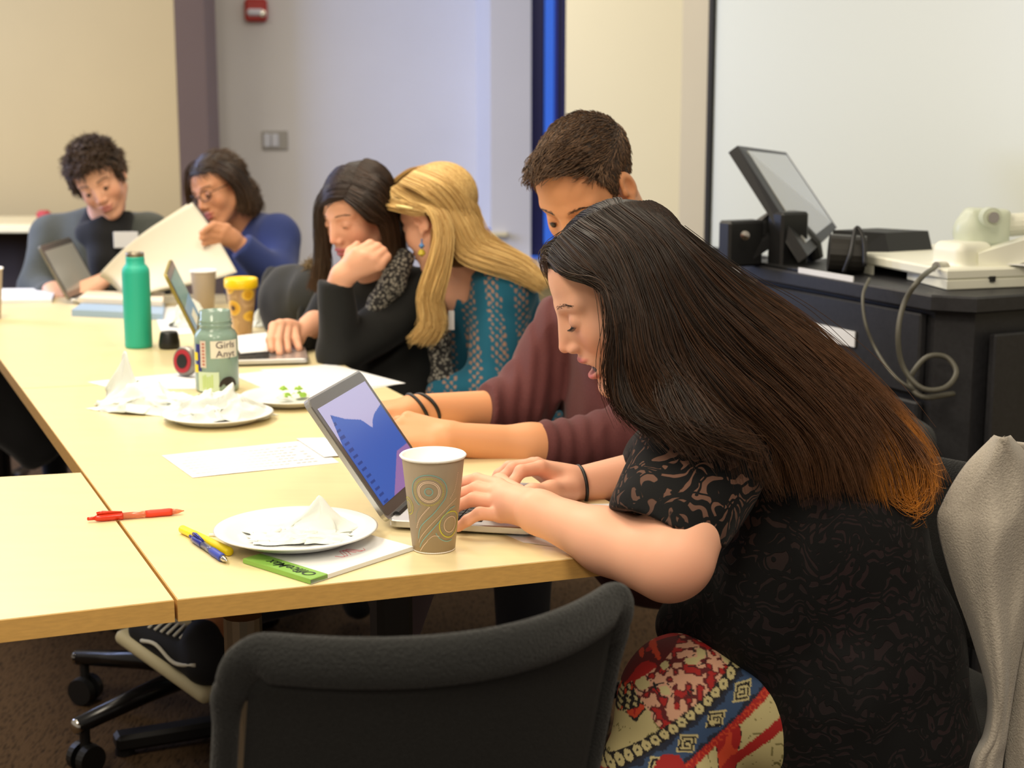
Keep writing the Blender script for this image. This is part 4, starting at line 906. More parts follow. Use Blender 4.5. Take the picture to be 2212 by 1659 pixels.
# ================================================================ PEOPLE
def skinmat(name, sss=.12, rough=.5): return mat(name, (200, 150, 120), rough, attr='Col', sss=sss, bump=(900, .12, .0004), spec=.4)
M['skin'] = skinmat('skin')
def hairmat(name, col, rough=.38, attr=None, spec=.5):
    m = mat(name, col, rough, attr=attr, spec=spec); b = m.node_tree.nodes['Principled BSDF']; b.inputs['Anisotropic'].default_value = .5; return m
class Head:
    def __init__(s, c, f, roll=0, sc=.96, mouth=0, ears=(1, 1), lids=.0, male=False, jaw=1.0):
        s.c = np.asarray(c, float); s.R = frame(f, roll); s.sc = sc; s.mouth = mouth
        S = SDF()
        S.u(ell((0, -.018, .043), (.0735, .093, .079)), 0)
        S.u(ell((0, .03, .036), (.060, .054, .060)), .03)
        S.u(ell((0, .034, -.03), (.055 * jaw, .050, .070)), .035)
        dz = -.010 * mouth
        for x in (-1, 1):
            S.u(rc((x * .048 * jaw, .0, -.050), (x * .018 * jaw, .062, -.099 + dz), .017, .014), .035)
            S.u(ell((x * .038, .056, -.030 + .003 * mouth), (.021, .020, .022)), .028)
            S.u(rc((x * .012, .0815, .023), (x * .046, .064, .025), .008, .008), .014)
        S.u(ell((0, .074, -.103 + dz), (.019, .016, .014)), .02)
        for x in (-1, 1): S.sub(ell((x * .032, .092, .003), (.018, .013, .012)), .014)
        S.u(ell((0, .072, -.018), (.021, .026, .026)), .018).u(rc((0, .084, .014), (0, .1055, -.029), .0062, .0088), .014)
        for x in (-1, 1): S.u(ell((x * .0115, .0945, -.035), (.0078, .0105, .007)), .007)
        for x in (-1, 1): S.sub(ell((x * .0062, .102, -.0425), (.0032, .006, .003)), .002)
        for x in (-1, 1): S.u(ell((x * .031, .0728, .002), (.0150, .0138, .0132)), .005)
        S.u(ell((0, .075, -.064), (.030, .020, .024)), .016)
        mo = mouth
        S.u(ell((0, .0945 - .003 * mo, -.0585 + .003 * mo), (.021, .0065, .0042)), .005)
        S.u(ell((0, .0925 - .005 * mo, -.0700 - .016 * mo), (.018, .0075, .0055)), .005)
        if mo: S.sub(ell((0, .089, -.0675 - .004 * mo), (.0255, .026, .0112 * mo)), .004); S.u(ell((0, .066, -.08), (.02, .014, .008)), .004)
        else: S.sub(rc((-.023, .086, -.0645), (0, .1, -.0640), .0016), .003); S.sub(rc((.023, .086, -.0645), (0, .1, -.0640), .0016), .003)
        for x, on in ((-1, ears[0]), (1, ears[1])):
            if not on: continue
            Re = np.array([[1, 0, 0], [0, .97, .25], [0, -.25, .97]])
            S.u(ell((x * .0785, -.008, .0), (.0085, .0185, .0315), Re), .008)
            S.sub(ell((x * .089, -.002, .004), (.0095, .0115, .0205), Re), .004)
            S.u(ell((x * .079, .0015, -.0265), (.006, .008, .009)), .006)
            S.u(ell((x * .0795, .009, -.002), (.005, .005, .008)), .004)
        s.S = S
    def loc(s, P): return ((np.asarray(P, float) - s.c) @ s.R) / s.sc
    def wor(s, p): return s.c + (np.asarray(p, float) * s.sc) @ s.R.T
    def f(s, P): return s.S(((P - s.c.astype(np.float32)) @ s.R.astype(np.float32)) / np.float32(s.sc)) * np.float32(s.sc)
    def box(s, pad=.03): r = .15 * s.sc + pad; return s.c - r, s.c + r
    def surf(s, x, z, off=0):             # front surface of the face
        ys = np.linspace(.14, .02, 121).astype(np.float32); d = s.S(np.stack([np.full(121, x), ys, np.full(121, z)], 1).astype(np.float32))
        k = int(np.argmax(d < 0)); return s.wor((x, ys[k] + off, z))
    def color(s, V, base, lip, blush=.25, dark=None):
        p = s.loc(V); n = len(V); c = np.tile(np.asarray(base), (n, 1)).astype(float); x, y, z = p.T; mo = s.mouth
        bl = np.asarray(base) * np.array([1.06, .72, .66]); g = lambda cx, cy, cz, r: np.exp(-((np.abs(x) - cx) ** 2 + (y - cy) ** 2 + (z - cz) ** 2) / r ** 2)
        w = np.clip(blush * (g(.042, .07, -.034, .026) + .9 * g(0, .108, -.03, .014) + .8 * g(.08, -.005, 0, .028) + .3 * g(0, .08, -.105, .02)), 0, .8)[:, None]; c = c * (1 - w) + bl * w
        up = np.clip(1.6 - (((x / .0235) ** 2 + ((z + .0585 - .003 * mo) / .0052) ** 2) * 1.1), 0, 1) * (y > .082)
        lo = np.clip(1.6 - (((x / .0205) ** 2 + ((z + .0705 + .016 * mo) / .0064) ** 2) * 1.1), 0, 1) * (y > .078)
        w = np.clip(np.maximum(up, lo), 0, 1)[:, None]; c = c * (1 - w) + np.asarray(lip) * w
        if mo: w = ((np.abs(x) < .019) & (y > .04) & (y < .084) & (np.abs(z + .071) < .010))[:, None] * 1.; c = c * (1 - w) + np.array([.10, .02, .02]) * w
        w = (np.clip(1 - ((np.abs(x) - .031) ** 2 / .016 ** 2 + (z - .004) ** 2 / .012 ** 2), 0, 1) * (y > .06) * .22)[:, None]; c = c * (1 - w) + np.asarray(base) * np.array([.62, .48, .5]) * w
        return c
def facebits(h, par, browcol, lashcol, open_eye=0., sides=(-1, 1), browth=.0028, browz=.026):
    for x in sides:
        lid = h.wor
        ec = np.array((x * .031, .0735, .002)); r = .0136
        def ep(az, el): return h.wor(ec + r * np.array((math.sin(az), math.cos(az) * math.cos(el), math.sin(el) + 0)))
        el0 = -.42 if not open_eye else -.12
        pts = [ep(a, el0 - .25 * a * a + .1) for a in np.linspace(-.85, .85, 9)]
        MB().tube(pts, [.0002, .0004, .0006, .0007, .0007, .0007, .0006, .0005, .0003], 6).build('eyelashes', lashcol, par, smooth=True)
        if open_eye:
            e = MB(); Re = h.R; e.lathe([(0, 0), (.0062, .0006), (.0045, .002), (0, .0024)], h.wor(ec + np.array((0, r * .97, -.004))), 16, R=np.stack([Re[:, 0], Re[:, 2], Re[:, 1]], 1)); e.build('eye', M['eye_dark'], par, smooth=True)
        g = np.random.default_rng(5 + x); St = []
        for k in range(220):
            t = g.uniform(0, 1); xx = x * (.013 + .036 * t); zz = browz + .006 * math.sin(t * 2.4) - .004 * t + g.normal(0, .0014 * (1.1 - t * .6)); a = h.surf(xx, zz, -.0002); b = h.surf(xx + x * .005, zz + .0012 - .003 * t, .0004)
            St.append([a, (a + b) / 2, b])
        strandmesh('eyebrow', np.array(St), browth * .15, browcol, par)
M['eye_dark'] = mat('eye_dark', (38, 24, 18), .15); M['lash'] = mat('lash', (24, 16, 12), .5); M['brow_dark'] = mat('brow_dark', (66, 46, 34), .6)
def hline_std(y, fr=.076): return np.interp(y, [-.12, -.07, -.03, -.012, .006, .016, .028, .04, .055, .075, .1], [-.065, -.055, -.03, .02, .022, -.012, .0, .045, .062, fr, fr])
def haircap(h, name, m, par, infl=.010, hl=hline_std, extra=None, colf=None, hs=.003, noise=.002):
    S = SDF(); S.u(ell((0, -.018, .043), (.0735 + infl, .093 + infl, .079 + infl)), 0).u(ell((0, .03, .036), (.060 + infl, .054 + infl, .060 + infl)), .03)
    S.cut(lambda P: (hl(P[:, 1]) - P[:, 2]).astype(np.float32), .006)
    S.add(lambda P: (noise * vnoise(P, 60, 3)).astype(np.float32))
    c32 = h.c.astype(np.float32); R32 = h.R.astype(np.float32); k = np.float32(h.sc)
    T = SDF().u(lambda P: S(((P - c32) @ R32) / k) * k, 0)
    if extra: extra(T)
    return T
def tufts(h, name, n, hl, comb, length, rad, m, par, seed=1, K=7, lift=.5, curl=0, colf=None, capf=None, lf=None, rnd=.16):
    V, Q = polygonise(capf, *h.box(.04), .004); e = 1e-3; V32 = V.astype(np.float32); nn = np.stack([capf(V32 + np.float32(e) * np.eye(3, dtype=np.float32)[i]) - capf(V32 - np.float32(e) * np.eye(3, dtype=np.float32)[i]) for i in range(3)], 1); nn /= np.linalg.norm(nn, axis=1, keepdims=True) + 1e-9
    p = h.loc(V); nn = nn @ h.R; ok = (p[:, 2] > hl(p[:, 1]) + .002) & (((p - np.array((0, 0, .03))) * nn).sum(1) > 0.02); g = np.random.default_rng(seed); k = g.choice(np.flatnonzero(ok), n); p = p[k] + g.normal(0, .0012, (n, 3)) - nn[k] * .002; nn = nn[k]
    d = np.array([comb(q) for q in p], float); d += g.normal(0, rnd, d.shape)
    d -= nn * (d * nn).sum(1, keepdims=True) * .95; d /= np.linalg.norm(d, axis=1, keepdims=True) + 1e-6
    L = np.array([length(q) for q in p]) * g.uniform(.7, 1.15, n); t = np.linspace(0, 1, K)[None, :, None]; lf_ = (np.full(n, lift) if lf is None else np.array([lf(q) for q in p]))[:, None, None]
    P = p[:, None] + (d[:, None] * t + nn[:, None] * (lf_ * (t - .6 * t * t))) * L[:, None, None]
    if curl:
        a = g.uniform(0, 6.28, (n, 1, 1)); cr = np.cross(d, nn)[:, None]; P += curl * t * (np.sin(a + t * 9) * cr + np.cos(a + t * 9) * nn[:, None])
    return strandmesh(name, h.c + (P * h.sc) @ h.R.T, rad, m, par, colf)
def endcut(S, c, d, r=.07, L=.15):
    d = nrm(d); c = np.asarray(c, float); f1 = plane(c, d); f2 = rc(c, c + d * L, r); S.sub(lambda P: np.maximum(-f1(P), f2(P)), .002); return S
def hairsheet(name, sheets, m, par, colf=None, r=.00075, K=26, head=None, infl=.009):
    Ps = []
    for q in sheets: Ps.append(sheet_strands([[W(*p) for p in gd] for gd in q['g']], q.get('n', 500), K, q.get('th', .004), q.get('jit', .003), q.get('wave', .002), q.get('seed', 1), cut=q.get('cut', .15), clump=q.get('clump', 0), lo=q.get('lo', 0), hi=q.get('hi', 1)))
    P = np.concatenate(Ps)
    if head is not None:                  # keep every strand outside the skull
        q = ((P - head.c) @ head.R) / head.sc; cc = np.array((0, -.018, .043)); rr = np.array((.0735, .093, .079)) + infl + np.random.default_rng(1).uniform(-.001, .004, (len(P), 1, 1))
        k = np.linalg.norm((q - cc) / rr, axis=2, keepdims=True); q = np.where(k < 1, cc + (q - cc) / np.maximum(k, .3), q)
        cf = np.array((0, .03, .036)); rf = np.array((.060, .054, .060)) + infl; k = np.linalg.norm((q - cf) / rf, axis=2, keepdims=True); q = np.where((k < 1) & (q[..., 2:] > .05), cf + (q - cf) / np.maximum(k, .3), q)
        P = head.c + (q * head.sc) @ head.R.T
    return strandmesh(name, P, r, m, par, colf)
def fingers(S, fs, k=.004):
    for joints, rad in fs: S.chain(joints, rad, k)
def folds(amp, sc, seed, stretch=(1, 1, 1)):
    st = np.array(stretch); return lambda P: (amp * (np.abs(vnoise(P * st, sc, seed)) * 1.5 - .6) + amp * .35 * vnoise(P * st, sc * 2.6, seed + 1)).astype(np.float32)
def person(label, at): return thing('person', label, 'person', at)
def bounds(pts, pad): P = np.array(pts); return P.min(0) - pad, P.max(0) + pad
def autohand(S, wr, fdir, ndir, thumb=1, curl=(.35, .5, .4), sz=1., spread=.12, k=.004, thc=(.5, .2)):
    f = nrm(fdir); n = nrm(ndir - f * np.dot(ndir, f)); sd = np.cross(f, n) * thumb      # sd points to the thumb side
    kn = []
    for i, (so, fo) in enumerate(((.029, .084), (.010, .088), (-.010, .085), (-.028, .078))):
        K_ = wr + (f * fo + sd * so + n * .002) * sz; kn.append(K_); S.u(rc(wr + sd * so * .5 * sz, K_, .0165 * sz, .0115 * sz), .012)
    for i, (L, r) in enumerate(((.072, .0092), (.080, .0094), (.074, .009), (.058, .008))):
        d = nrm(f + sd * spread * (1.5 - i)); p = kn[i]; a = 0
        for j, fr in enumerate((.45, .31, .24)):
            a += curl[j] * (1 + .08 * i); dd = d * math.cos(a) - n * math.sin(a); q = p + dd * L * fr * sz; S.u(rc(p, q, (r - .0007 * j) * sz, (r - .0007 * (j + 1)) * sz), k if j else .008); p = q
    t0 = wr + (f * .022 + sd * .020 - n * .004) * sz; t1 = t0 + nrm(f * .75 + sd * thc[0] - n * .3) * .042 * sz; t2 = t1 + nrm(f + sd * thc[1] - n * .25) * .034 * sz; t3 = t2 + nrm(f - n * .3) * .024 * sz
    S.chain([t0, t1, t2, t3], [.016 * sz, .0115 * sz, .0098 * sz, .0082 * sz], .008)
# ---------------------------------------------------------------- 1: woman in black velvet
P1 = person('woman with long dark hair in black velvet top and patterned skirt, typing on near laptop', (.55, 2.25, 0))
h1_ = Head(W(1342, 634, 2.17), V3(-.885, -.10, -.47), math.radians(0), .985, mouth=.85, ears=(0, 0))
base1 = L3((236, 178, 148)); lip1 = L3((205, 112, 110))
S_body = SDF().u(h1_.f, 0)
nk0 = h1_.wor((0, -.02, -.06)); sh = W(1500, 900, 2.22)
S_body.u(rc(nk0, sh, .055, .07), .03)
hb = h1_.box(.02); hb = (hb[0] - V3(0, 0, .10), hb[1] + V3(.06, 0, 0))
# arms
shN = W(1545, 965, 2.10); elN = W(1440, 1216, 1.99); elT = W(1478, 1238, 1.985); wrN = W(1163, 1106, 2.125)
A1 = SDF().chain([shN, elN + V3(.012, 0, .012)], [.052, .053], .02).u(rc(elN, W(1310, 1168, 2.05), .052, .042), .02).u(rc(W(1310, 1168, 2.05), wrN, .042, .0285), .02)
def pw(*l): return [W(*q) for q in l]
kn = [W(1078, 1050, 2.215), W(1074, 1067, 2.20), W(1076, 1087, 2.185), W(1082, 1112, 2.17)]
A1.u(rc(wrN, W(1120, 1085, 2.17), .027, .022), .02)
for k_ in kn: A1.u(rc(W(1140, 1098, 2.15), k_, .0195, .0118), .014)
fingers(A1, [([kn[0], W(1030, 1036, 2.24), W(990, 1044, 2.26), W(962, 1060, 2.27)], [.0112, .0098, .0086, .0075]), ([kn[1], W(1028, 1056, 2.22), W(985, 1070, 2.235), W(955, 1085, 2.24)], [.0112, .0100, .0088, .0076]),
             ([kn[2], W(1022, 1079, 2.20), W(985, 1094, 2.21), W(958, 1112, 2.215)], [.0110, .0100, .0086, .0076]), ([kn[3], W(1036, 1109, 2.165), W(1010, 1124, 2.165), W(990, 1139, 2.17)], [.0105, .0090, .0080, .0070])])
A1.chain([W(1120, 1070, 2.22), W(1080, 1040, 2.27), W(1050, 1050, 2.30)], [.016, .011, .009], .01)
b1 = bounds([shN, elN, elT, wrN, W(950, 1120, 2.2), W(1050, 1040, 2.3)], .085)
wrF = W(1248, 1047, 2.39); elF = W(1490, 1010, 2.45)
A2 = SDF().u(rc(elF, wrF, .046, .028), 0); kf = [W(1168, 1011, 2.355), W(1160, 1004, 2.385), W(1152, 1004, 2.41), W(1146, 1009, 2.435)]
for k_ in kf: A2.u(rc(W(1225, 1042, 2.385), k_, .0215, .0120), .014)
fingers(A2, [([kf[0], W(1125, 1018, 2.335), W(1110, 1040, 2.325), W(1106, 1052, 2.325)], [.0112, .0098, .0086, .0076]), ([kf[1], W(1108, 1012, 2.365), W(1088, 1030, 2.36), W(1080, 1044, 2.36)], [.0112, .0098, .0086, .0076]),
             ([kf[2], W(1100, 1009, 2.40), W(1078, 1024, 2.40), W(1068, 1038, 2.40)], [.0110, .0096, .0084, .0074]), ([kf[3], W(1100, 1012, 2.43), W(1080, 1026, 2.43), W(1070, 1038, 2.43)], [.0100, .0088, .0078, .0070])])
A2.chain([W(1232, 1058, 2.36), W(1190, 1058, 2.325), W(1150, 1062, 2.30), W(1128, 1066, 2.295)], [.019, .0125, .0105, .0085], .012)
b2 = bounds([elF, wrF, W(1065, 1040, 2.43), W(1125, 1066, 2.29)], .06)
T1 = SDF().u(rc(W(1560, 920, 2.27), W(1820, 1350, 2.27), .11, .13)).u(rc(W(1820, 1350, 2.27), W(1900, 1600, 2.3), .12, .14), .05).u(rc(W(1880, 1620, 2.27), W(1470, 1520, 2.22), .09, .07), .04).u(rc(W(1470, 1520, 2.22), W(1430, 2100, 2.15), .06, .05), .03)
tb1 = bounds(pw((1560, 900, 2.27), (1900, 1650, 2.3), (1420, 1500, 2.2), (1430, 2100, 2.15)), .17)
def col1(V):
    c = h1_.color(V, base1, lip1, .42)
    # fingertips and elbows are pinker
    for q in (W(1000, 1090, 2.2), W(1100, 1030, 2.36), W(1480, 1260, 1.95)):
        w = (.30 * np.exp(-((V - q) ** 2).sum(1) / .05 ** 2))[:, None]; c = c * (1 - w) + base1 * np.array([1.03, .70, .62]) * w
    return c
sdfobj('body', [(S_body, hb[0], hb[1], .0019), (A1, b1[0], b1[1], .0022), (A2, b2[0], b2[1], .0022), (T1, tb1[0], tb1[1], .014)], M['skin'], P1, col1)
facebits(h1_, P1, M['brow_dark'], M['lash'], 0, (-1, 1), .003, .027)
# lashes of the lowered lid
for x in (-1, 1):
    ec = np.array((x * .031, .0735, .002)); g = np.random.default_rng(3); St = []
    for a in np.linspace(-.8, .8, 26):
        p0 = ec + .0138 * np.array((math.sin(a), math.cos(a) * math.cos(-.35), math.sin(-.35 - .25 * a * a))); p1 = p0 + np.array((.3 * math.sin(a), .9, -.35)) * .004; p2 = p0 + np.array((.5 * math.sin(a), 1, -.2)) * .0075; St.append([h1_.wor(p0), h1_.wor(p1), h1_.wor(p2)])
    strandmesh('eyelashes', np.array(St), .00028, M['lash'], P1)
te = MB(); 
for k in range(-4, 5): te.box(h1_.wor((k * .0046, .0885 - .0011 * k * k * .5, -.0630)), (.0044, .0035, .0075), h1_.R, bev=.001)
te.build('teeth', mat('teeth', (235, 228, 215), .3), P1)
# velvet top
def velvet():
    m = mat('velvet_burnout', (4, 4, 5), .8, sheen=.05, spec=.25); nt = m.node_tree; N = nt.nodes; L = nt.links; b = N['Principled BSDF']; tc = N.new('ShaderNodeTexCoord')
    n = N.new('ShaderNodeTexNoise'); n.inputs['Scale'].default_value = 17; n.inputs['Detail'].default_value = 1.5; L.new(tc.outputs['Object'], n.inputs[0])
    mx = N.new('ShaderNodeVectorMath'); mx.operation = 'MULTIPLY_ADD'; mx.inputs[1].default_value = (.13, .13, .13); L.new(n.outputs['Color'], mx.inputs[0]); L.new(tc.outputs['Object'], mx.inputs[2])
    v = N.new('ShaderNodeTexVoronoi'); v.feature = 'DISTANCE_TO_EDGE'; v.inputs['Scale'].default_value = 34; L.new(mx.outputs[0], v.inputs[0])
    w = N.new('ShaderNodeTexWave'); w.wave_type = 'RINGS'; w.inputs['Scale'].default_value = 16; w.inputs['Distortion'].default_value = 9; w.inputs['Detail'].default_value = 1; w.inputs['Detail Scale'].default_value = 1.6; L.new(mx.outputs[0], w.inputs[0])
    r1 = N.new('ShaderNodeMapRange'); r1.inputs[1].default_value = .07; r1.inputs[2].default_value = .10; L.new(v.outputs['Distance'], r1.inputs[0])
    r2 = N.new('ShaderNodeMapRange'); r2.inputs[1].default_value = .60; r2.inputs[2].default_value = .68; L.new(w.outputs[0], r2.inputs[0])
    mu = N.new('ShaderNodeMath'); mu.operation = 'MULTIPLY'; L.new(r1.outputs[0], mu.inputs[0]); L.new(r2.outputs[0], mu.inputs[1])
    a = N.new('ShaderNodeAttribute'); a.attribute_name = 'Col'
    mi = N.new('ShaderNodeMix'); mi.data_type = 'RGBA'; mi.inputs[6].default_value = lin((7, 7, 8)); L.new(mu.outputs[0], mi.inputs[0]); L.new(a.outputs['Color'], mi.inputs[7]); L.new(mi.outputs[2], b.inputs['Base Color'])
    bp = N.new('ShaderNodeBump'); bp.inputs['Distance'].default_value = .0015; bp.inputs['Strength'].default_value = .6; bp.invert = True; L.new(mu.outputs[0], bp.inputs['Height']); L.new(bp.outputs[0], b.inputs['Normal'])
    return m
hemC = W(1447, 1150, 2.03); hemA = nrm(elN - shN)
T = SDF()
T.u(rc(W(1535, 925, 2.36), W(1560, 940, 2.12), .075, .072), 0)
T.u(rc(W(1620, 960, 2.26), W(1770, 1170, 2.27), .125, .135), .06)
T.u(rc(W(1770, 1170, 2.27), W(1845, 1400, 2.27), .145, .150), .06)
T.u(rc(W(1845, 1400, 2.27), W(1888, 1640, 2.29), .150, .158), .05)
T.u(ell(W(1660, 1250, 2.24), (.10, .12, .13)), .06)
T.u(rc(W(1640, 1330, 2.22), W(1490, 1350, 2.27), .075, .05), .05)
T.u(rc(W(1800, 1500, 2.2), W(1790, 1720, 2.2), .11, .09), .04).u(rc(W(1880, 1600, 2.25), W(1900, 1780, 2.28), .145, .13), .04)
SL = SDF().u(rc(shN + V3(.01, 0, 0), hemC + hemA * .02, .074, .0715), 0).u(rc(W(1440, 930, 2.10), W(1392, 1100, 2.05), .035, .030), .03).u(rc(W(1470, 1000, 2.08), W(1425, 1100, 2.03), .060, .060), .03).cut(plane(hemC + V3(0, 0, .006), V3(-.34, -.25, -.94)), .004)
SL.sub(rc(hemC - hemA * .03, hemC + hemA * .08, .062, .066), .003)
T.u(SL, .018)
SF = SDF().u(rc(W(1520, 930, 2.36), W(1430, 1000, 2.42), .07, .062), 0); T.u(SF, .02)
T.add(folds(.006, 11, 5, (1, 1, .55)))
Tb = bounds(pw((1380, 880, 2.05), (1380, 1150, 2.05), (2090, 1560, 2.29), (1900, 1659, 2.3), (1535, 925, 2.40), (1700, 1650, 2.1)), .13)
def colT(V):
    base = L3((24, 21, 22)); sk = L3((120, 86, 70)); c0 = W(1500, 1020, 2.05)
    w = np.exp(-((V - c0) ** 2).sum(1) / .115 ** 2)[:, None]; n = np.clip(vnoise(V, 13, 8) * .5 + .5, 0, 1)[:, None]
    red = L3((44, 24, 27)); c = base * (1 - n * .6) + red * n * .6; return c * (1 - w) + sk * w
sdfobj('velvet_top', [(T, Tb[0], Tb[1], .0042)], velvet(), P1, colT)
# skirt
K = SDF().u(rc(W(1800, 1570, 2.26), W(1478, 1512, 2.20), .112, .090), 0).u(rc(W(1478, 1512, 2.20), W(1440, 1700, 2.17), .090, .094), .03).u(rc(W(1440, 1700, 2.17), W(1430, 2150, 2.15), .094, .13), .03).u(rc(W(1860, 1640, 2.42), W(1500, 1530, 2.46), .105, .085), .03).u(rc(W(1500, 1530, 2.46), W(1470, 2050, 2.40), .085, .1), .03).u(ell(W(1880, 1650, 2.3), (.17, .16, .13)), .04)
K.add(folds(.004, 9, 15, (1, 1, .4)))
Kb = bounds(pw((1340, 1400, 2.17), (1900, 1700, 2.3), (1430, 2200, 2.15), (1860, 1640, 2.42)), .14)
def skirtcol(V):
    X, Z = V[:, 0], V[:, 2]; o = W(1478, 1512, 2.1)
    # cloth coordinates: u along the diagonal bands, v across them
    dx = X - o[0]; dz = Z - o[2]; a = math.radians(38); u = dx * math.cos(a) + dz * math.sin(a); v = -dx * math.sin(a) + dz * math.cos(a)
    n1 = vnoise(V, 55, 2); n2 = vnoise(V, 120, 4); n3 = vnoise(V, 26, 6)
    cream = L3((206, 192, 138)); red = L3((176, 24, 20)); deep = L3((96, 10, 14)); org = L3((214, 70, 34)); blue = L3((52, 78, 116)); blk = L3((22, 14, 14)); pink = L3((224, 170, 140))
    c = np.tile(cream, (len(V), 1))
    def put(m_, col): c[m_] = col
    # floral cream field
    put(n3 > .28, red); put((n3 > .28) & (n1 > .3), org); put((np.abs(n3 - .27) < .025), blk); put((np.abs(n1) < .03) & (n3 < .1), L3((120, 112, 60)))
    # deep red field at the knee top
    q = v > .045 + .012 * np.sin(u * 40) * 0
    put(q & (v > .045), deep); put(q & (n3 > -.1), red)
    fl = np.sqrt((u + .0) ** 2 + (v - .078) ** 2); an = np.arctan2(v - .078, u); pet = .021 * (1 + .45 * np.sin(an * 7)); put(q & (fl < pet), org); put(q & (fl < pet * .8) & (n2 > .1), pink); put(q & (fl < .011), cream); put(q & (np.abs(fl - .011) < .0012), blk); put(q & (fl < .006) & (n2 > 0), red)
    # mottled lace band
    q = (v < .045) & (v > -.018) & (u > -.055); put(q, pink); put(q & (n2 > -.05), deep); put(q & (n2 > .3), red); put(q & (n1 > .35), cream); put(q & (np.abs(n1 - .1) < .04), blk)
    # scallop border, blue band with diamonds, red chain
    q = (v <= -.018) & (v > -.034); put(q, blk); uu = (u / .0155) % 1 - .5; vv = (v + .026) / .0155; rr_ = np.sqrt(uu ** 2 + vv ** 2); put(q & (rr_ < .43), cream); put(q & (rr_ < .1), blk)
    q = (v <= -.034) & (v > -.074); put(q, blue); put(q & ((v > -.040 - .004 * n2) | (v < -.069 + .004 * n2)), L3((26, 34, 56)))
    uu = np.abs(((u + .01) / .052) % 1 - .5) * .052; vv = np.abs(v + .054); dd = uu * .95 + vv * 1.25; put(q & (dd < .019), cream); put(q & (dd < .0155), blk); put(q & (dd < .011), cream); put(q & (dd < .0065), blk); put(q & (dd < .0035), cream)
    q = (v <= -.074) & (v > -.086); put(q, red); uu = (u / .012) % 1 - .5; vv = (v + .08) / .012; put(q & (np.abs(np.sqrt(uu ** 2 + vv ** 2) - .33) < .07), org)
    q = (v <= -.118) & (v > -.135); put(q, red)
    # dark patterned corner at left
    q = (u < -.055) & (v > .018) & (v < .045); put(q, blk); put(q & (np.sin(u * 500) * np.sin(v * 500) > .2), cream); put(q & (n2 > .45), org)
    q = (u < -.055) & (v <= -.03) & (n3 > .1); put(q, red)
    return c * .72
sdfobj('skirt', [(K, Kb[0], Kb[1], .0026)], mat('skirt_print', (200, 60, 40), .8, attr='Col', bump=(700, .2, .0004)), P1, skirtcol)
# hair tie
def band(name, c, ax, r, th, m, par, e=1): 
    z = nrm(ax); x = nrm(np.cross(z, (0, 0, 1))); y = np.cross(z, x); return MB().tube([c + r * (math.cos(a) * x + math.sin(a) * y * e) for a in np.linspace(0, 2 * math.pi, 40)[:-1]], th, 8, closed=True).build(name, m, par, smooth=True)
band('hair_tie', W(1254, 1047, 2.39), wrF - elF, .0298, .0028, M['black_plastic'], P1)
# hair
def hc1(V, S, Kk):
    k = np.repeat(np.tile(np.linspace(0, 1, Kk), S), 3); rg = np.random.default_rng(9); g = .45 * rg.uniform(0, 1, S) + .55 * np.interp(np.arange(S), np.arange(0, S + 90, 45), rg.uniform(0, 1, len(np.arange(0, S + 90, 45)))); g = np.repeat(g, Kk * 3)
    dark = L3((36, 27, 21)); mid = L3((122, 80, 50)); org = L3((240, 150, 44)); tip = W(1975, 1040, 2.2)
    x = V[:, 0]; rw = np.clip((x - W(1560, 900, 2.1)[0]) / .30, 0, 1) * .75 + .25 * k
    w = (np.clip(rw * .75 + g * .5 - .25, 0, 1))[:, None]; c = dark * (1 - w) + mid * w
    d = np.sqrt(((V - tip) ** 2 * np.array([1.2, .2, .8])).sum(1)); w = (np.clip(1.35 - d / .075, 0, 1) * np.clip(k * 1.6 - .6, 0, 1) * (g > .2))[:, None]; return c * (1 - w) + org * w * (.7 + .4 * g[:, None]) + 0
HM1 = hairmat('hair_dark', (40, 28, 22), .36, 'Col')
top = [(1188, 562, 2.13), (1204, 522, 2.13), (1248, 484, 2.13), (1300, 456, 2.13), (1345, 444, 2.14), (1385, 445, 2.15), (1420, 452, 2.16)]
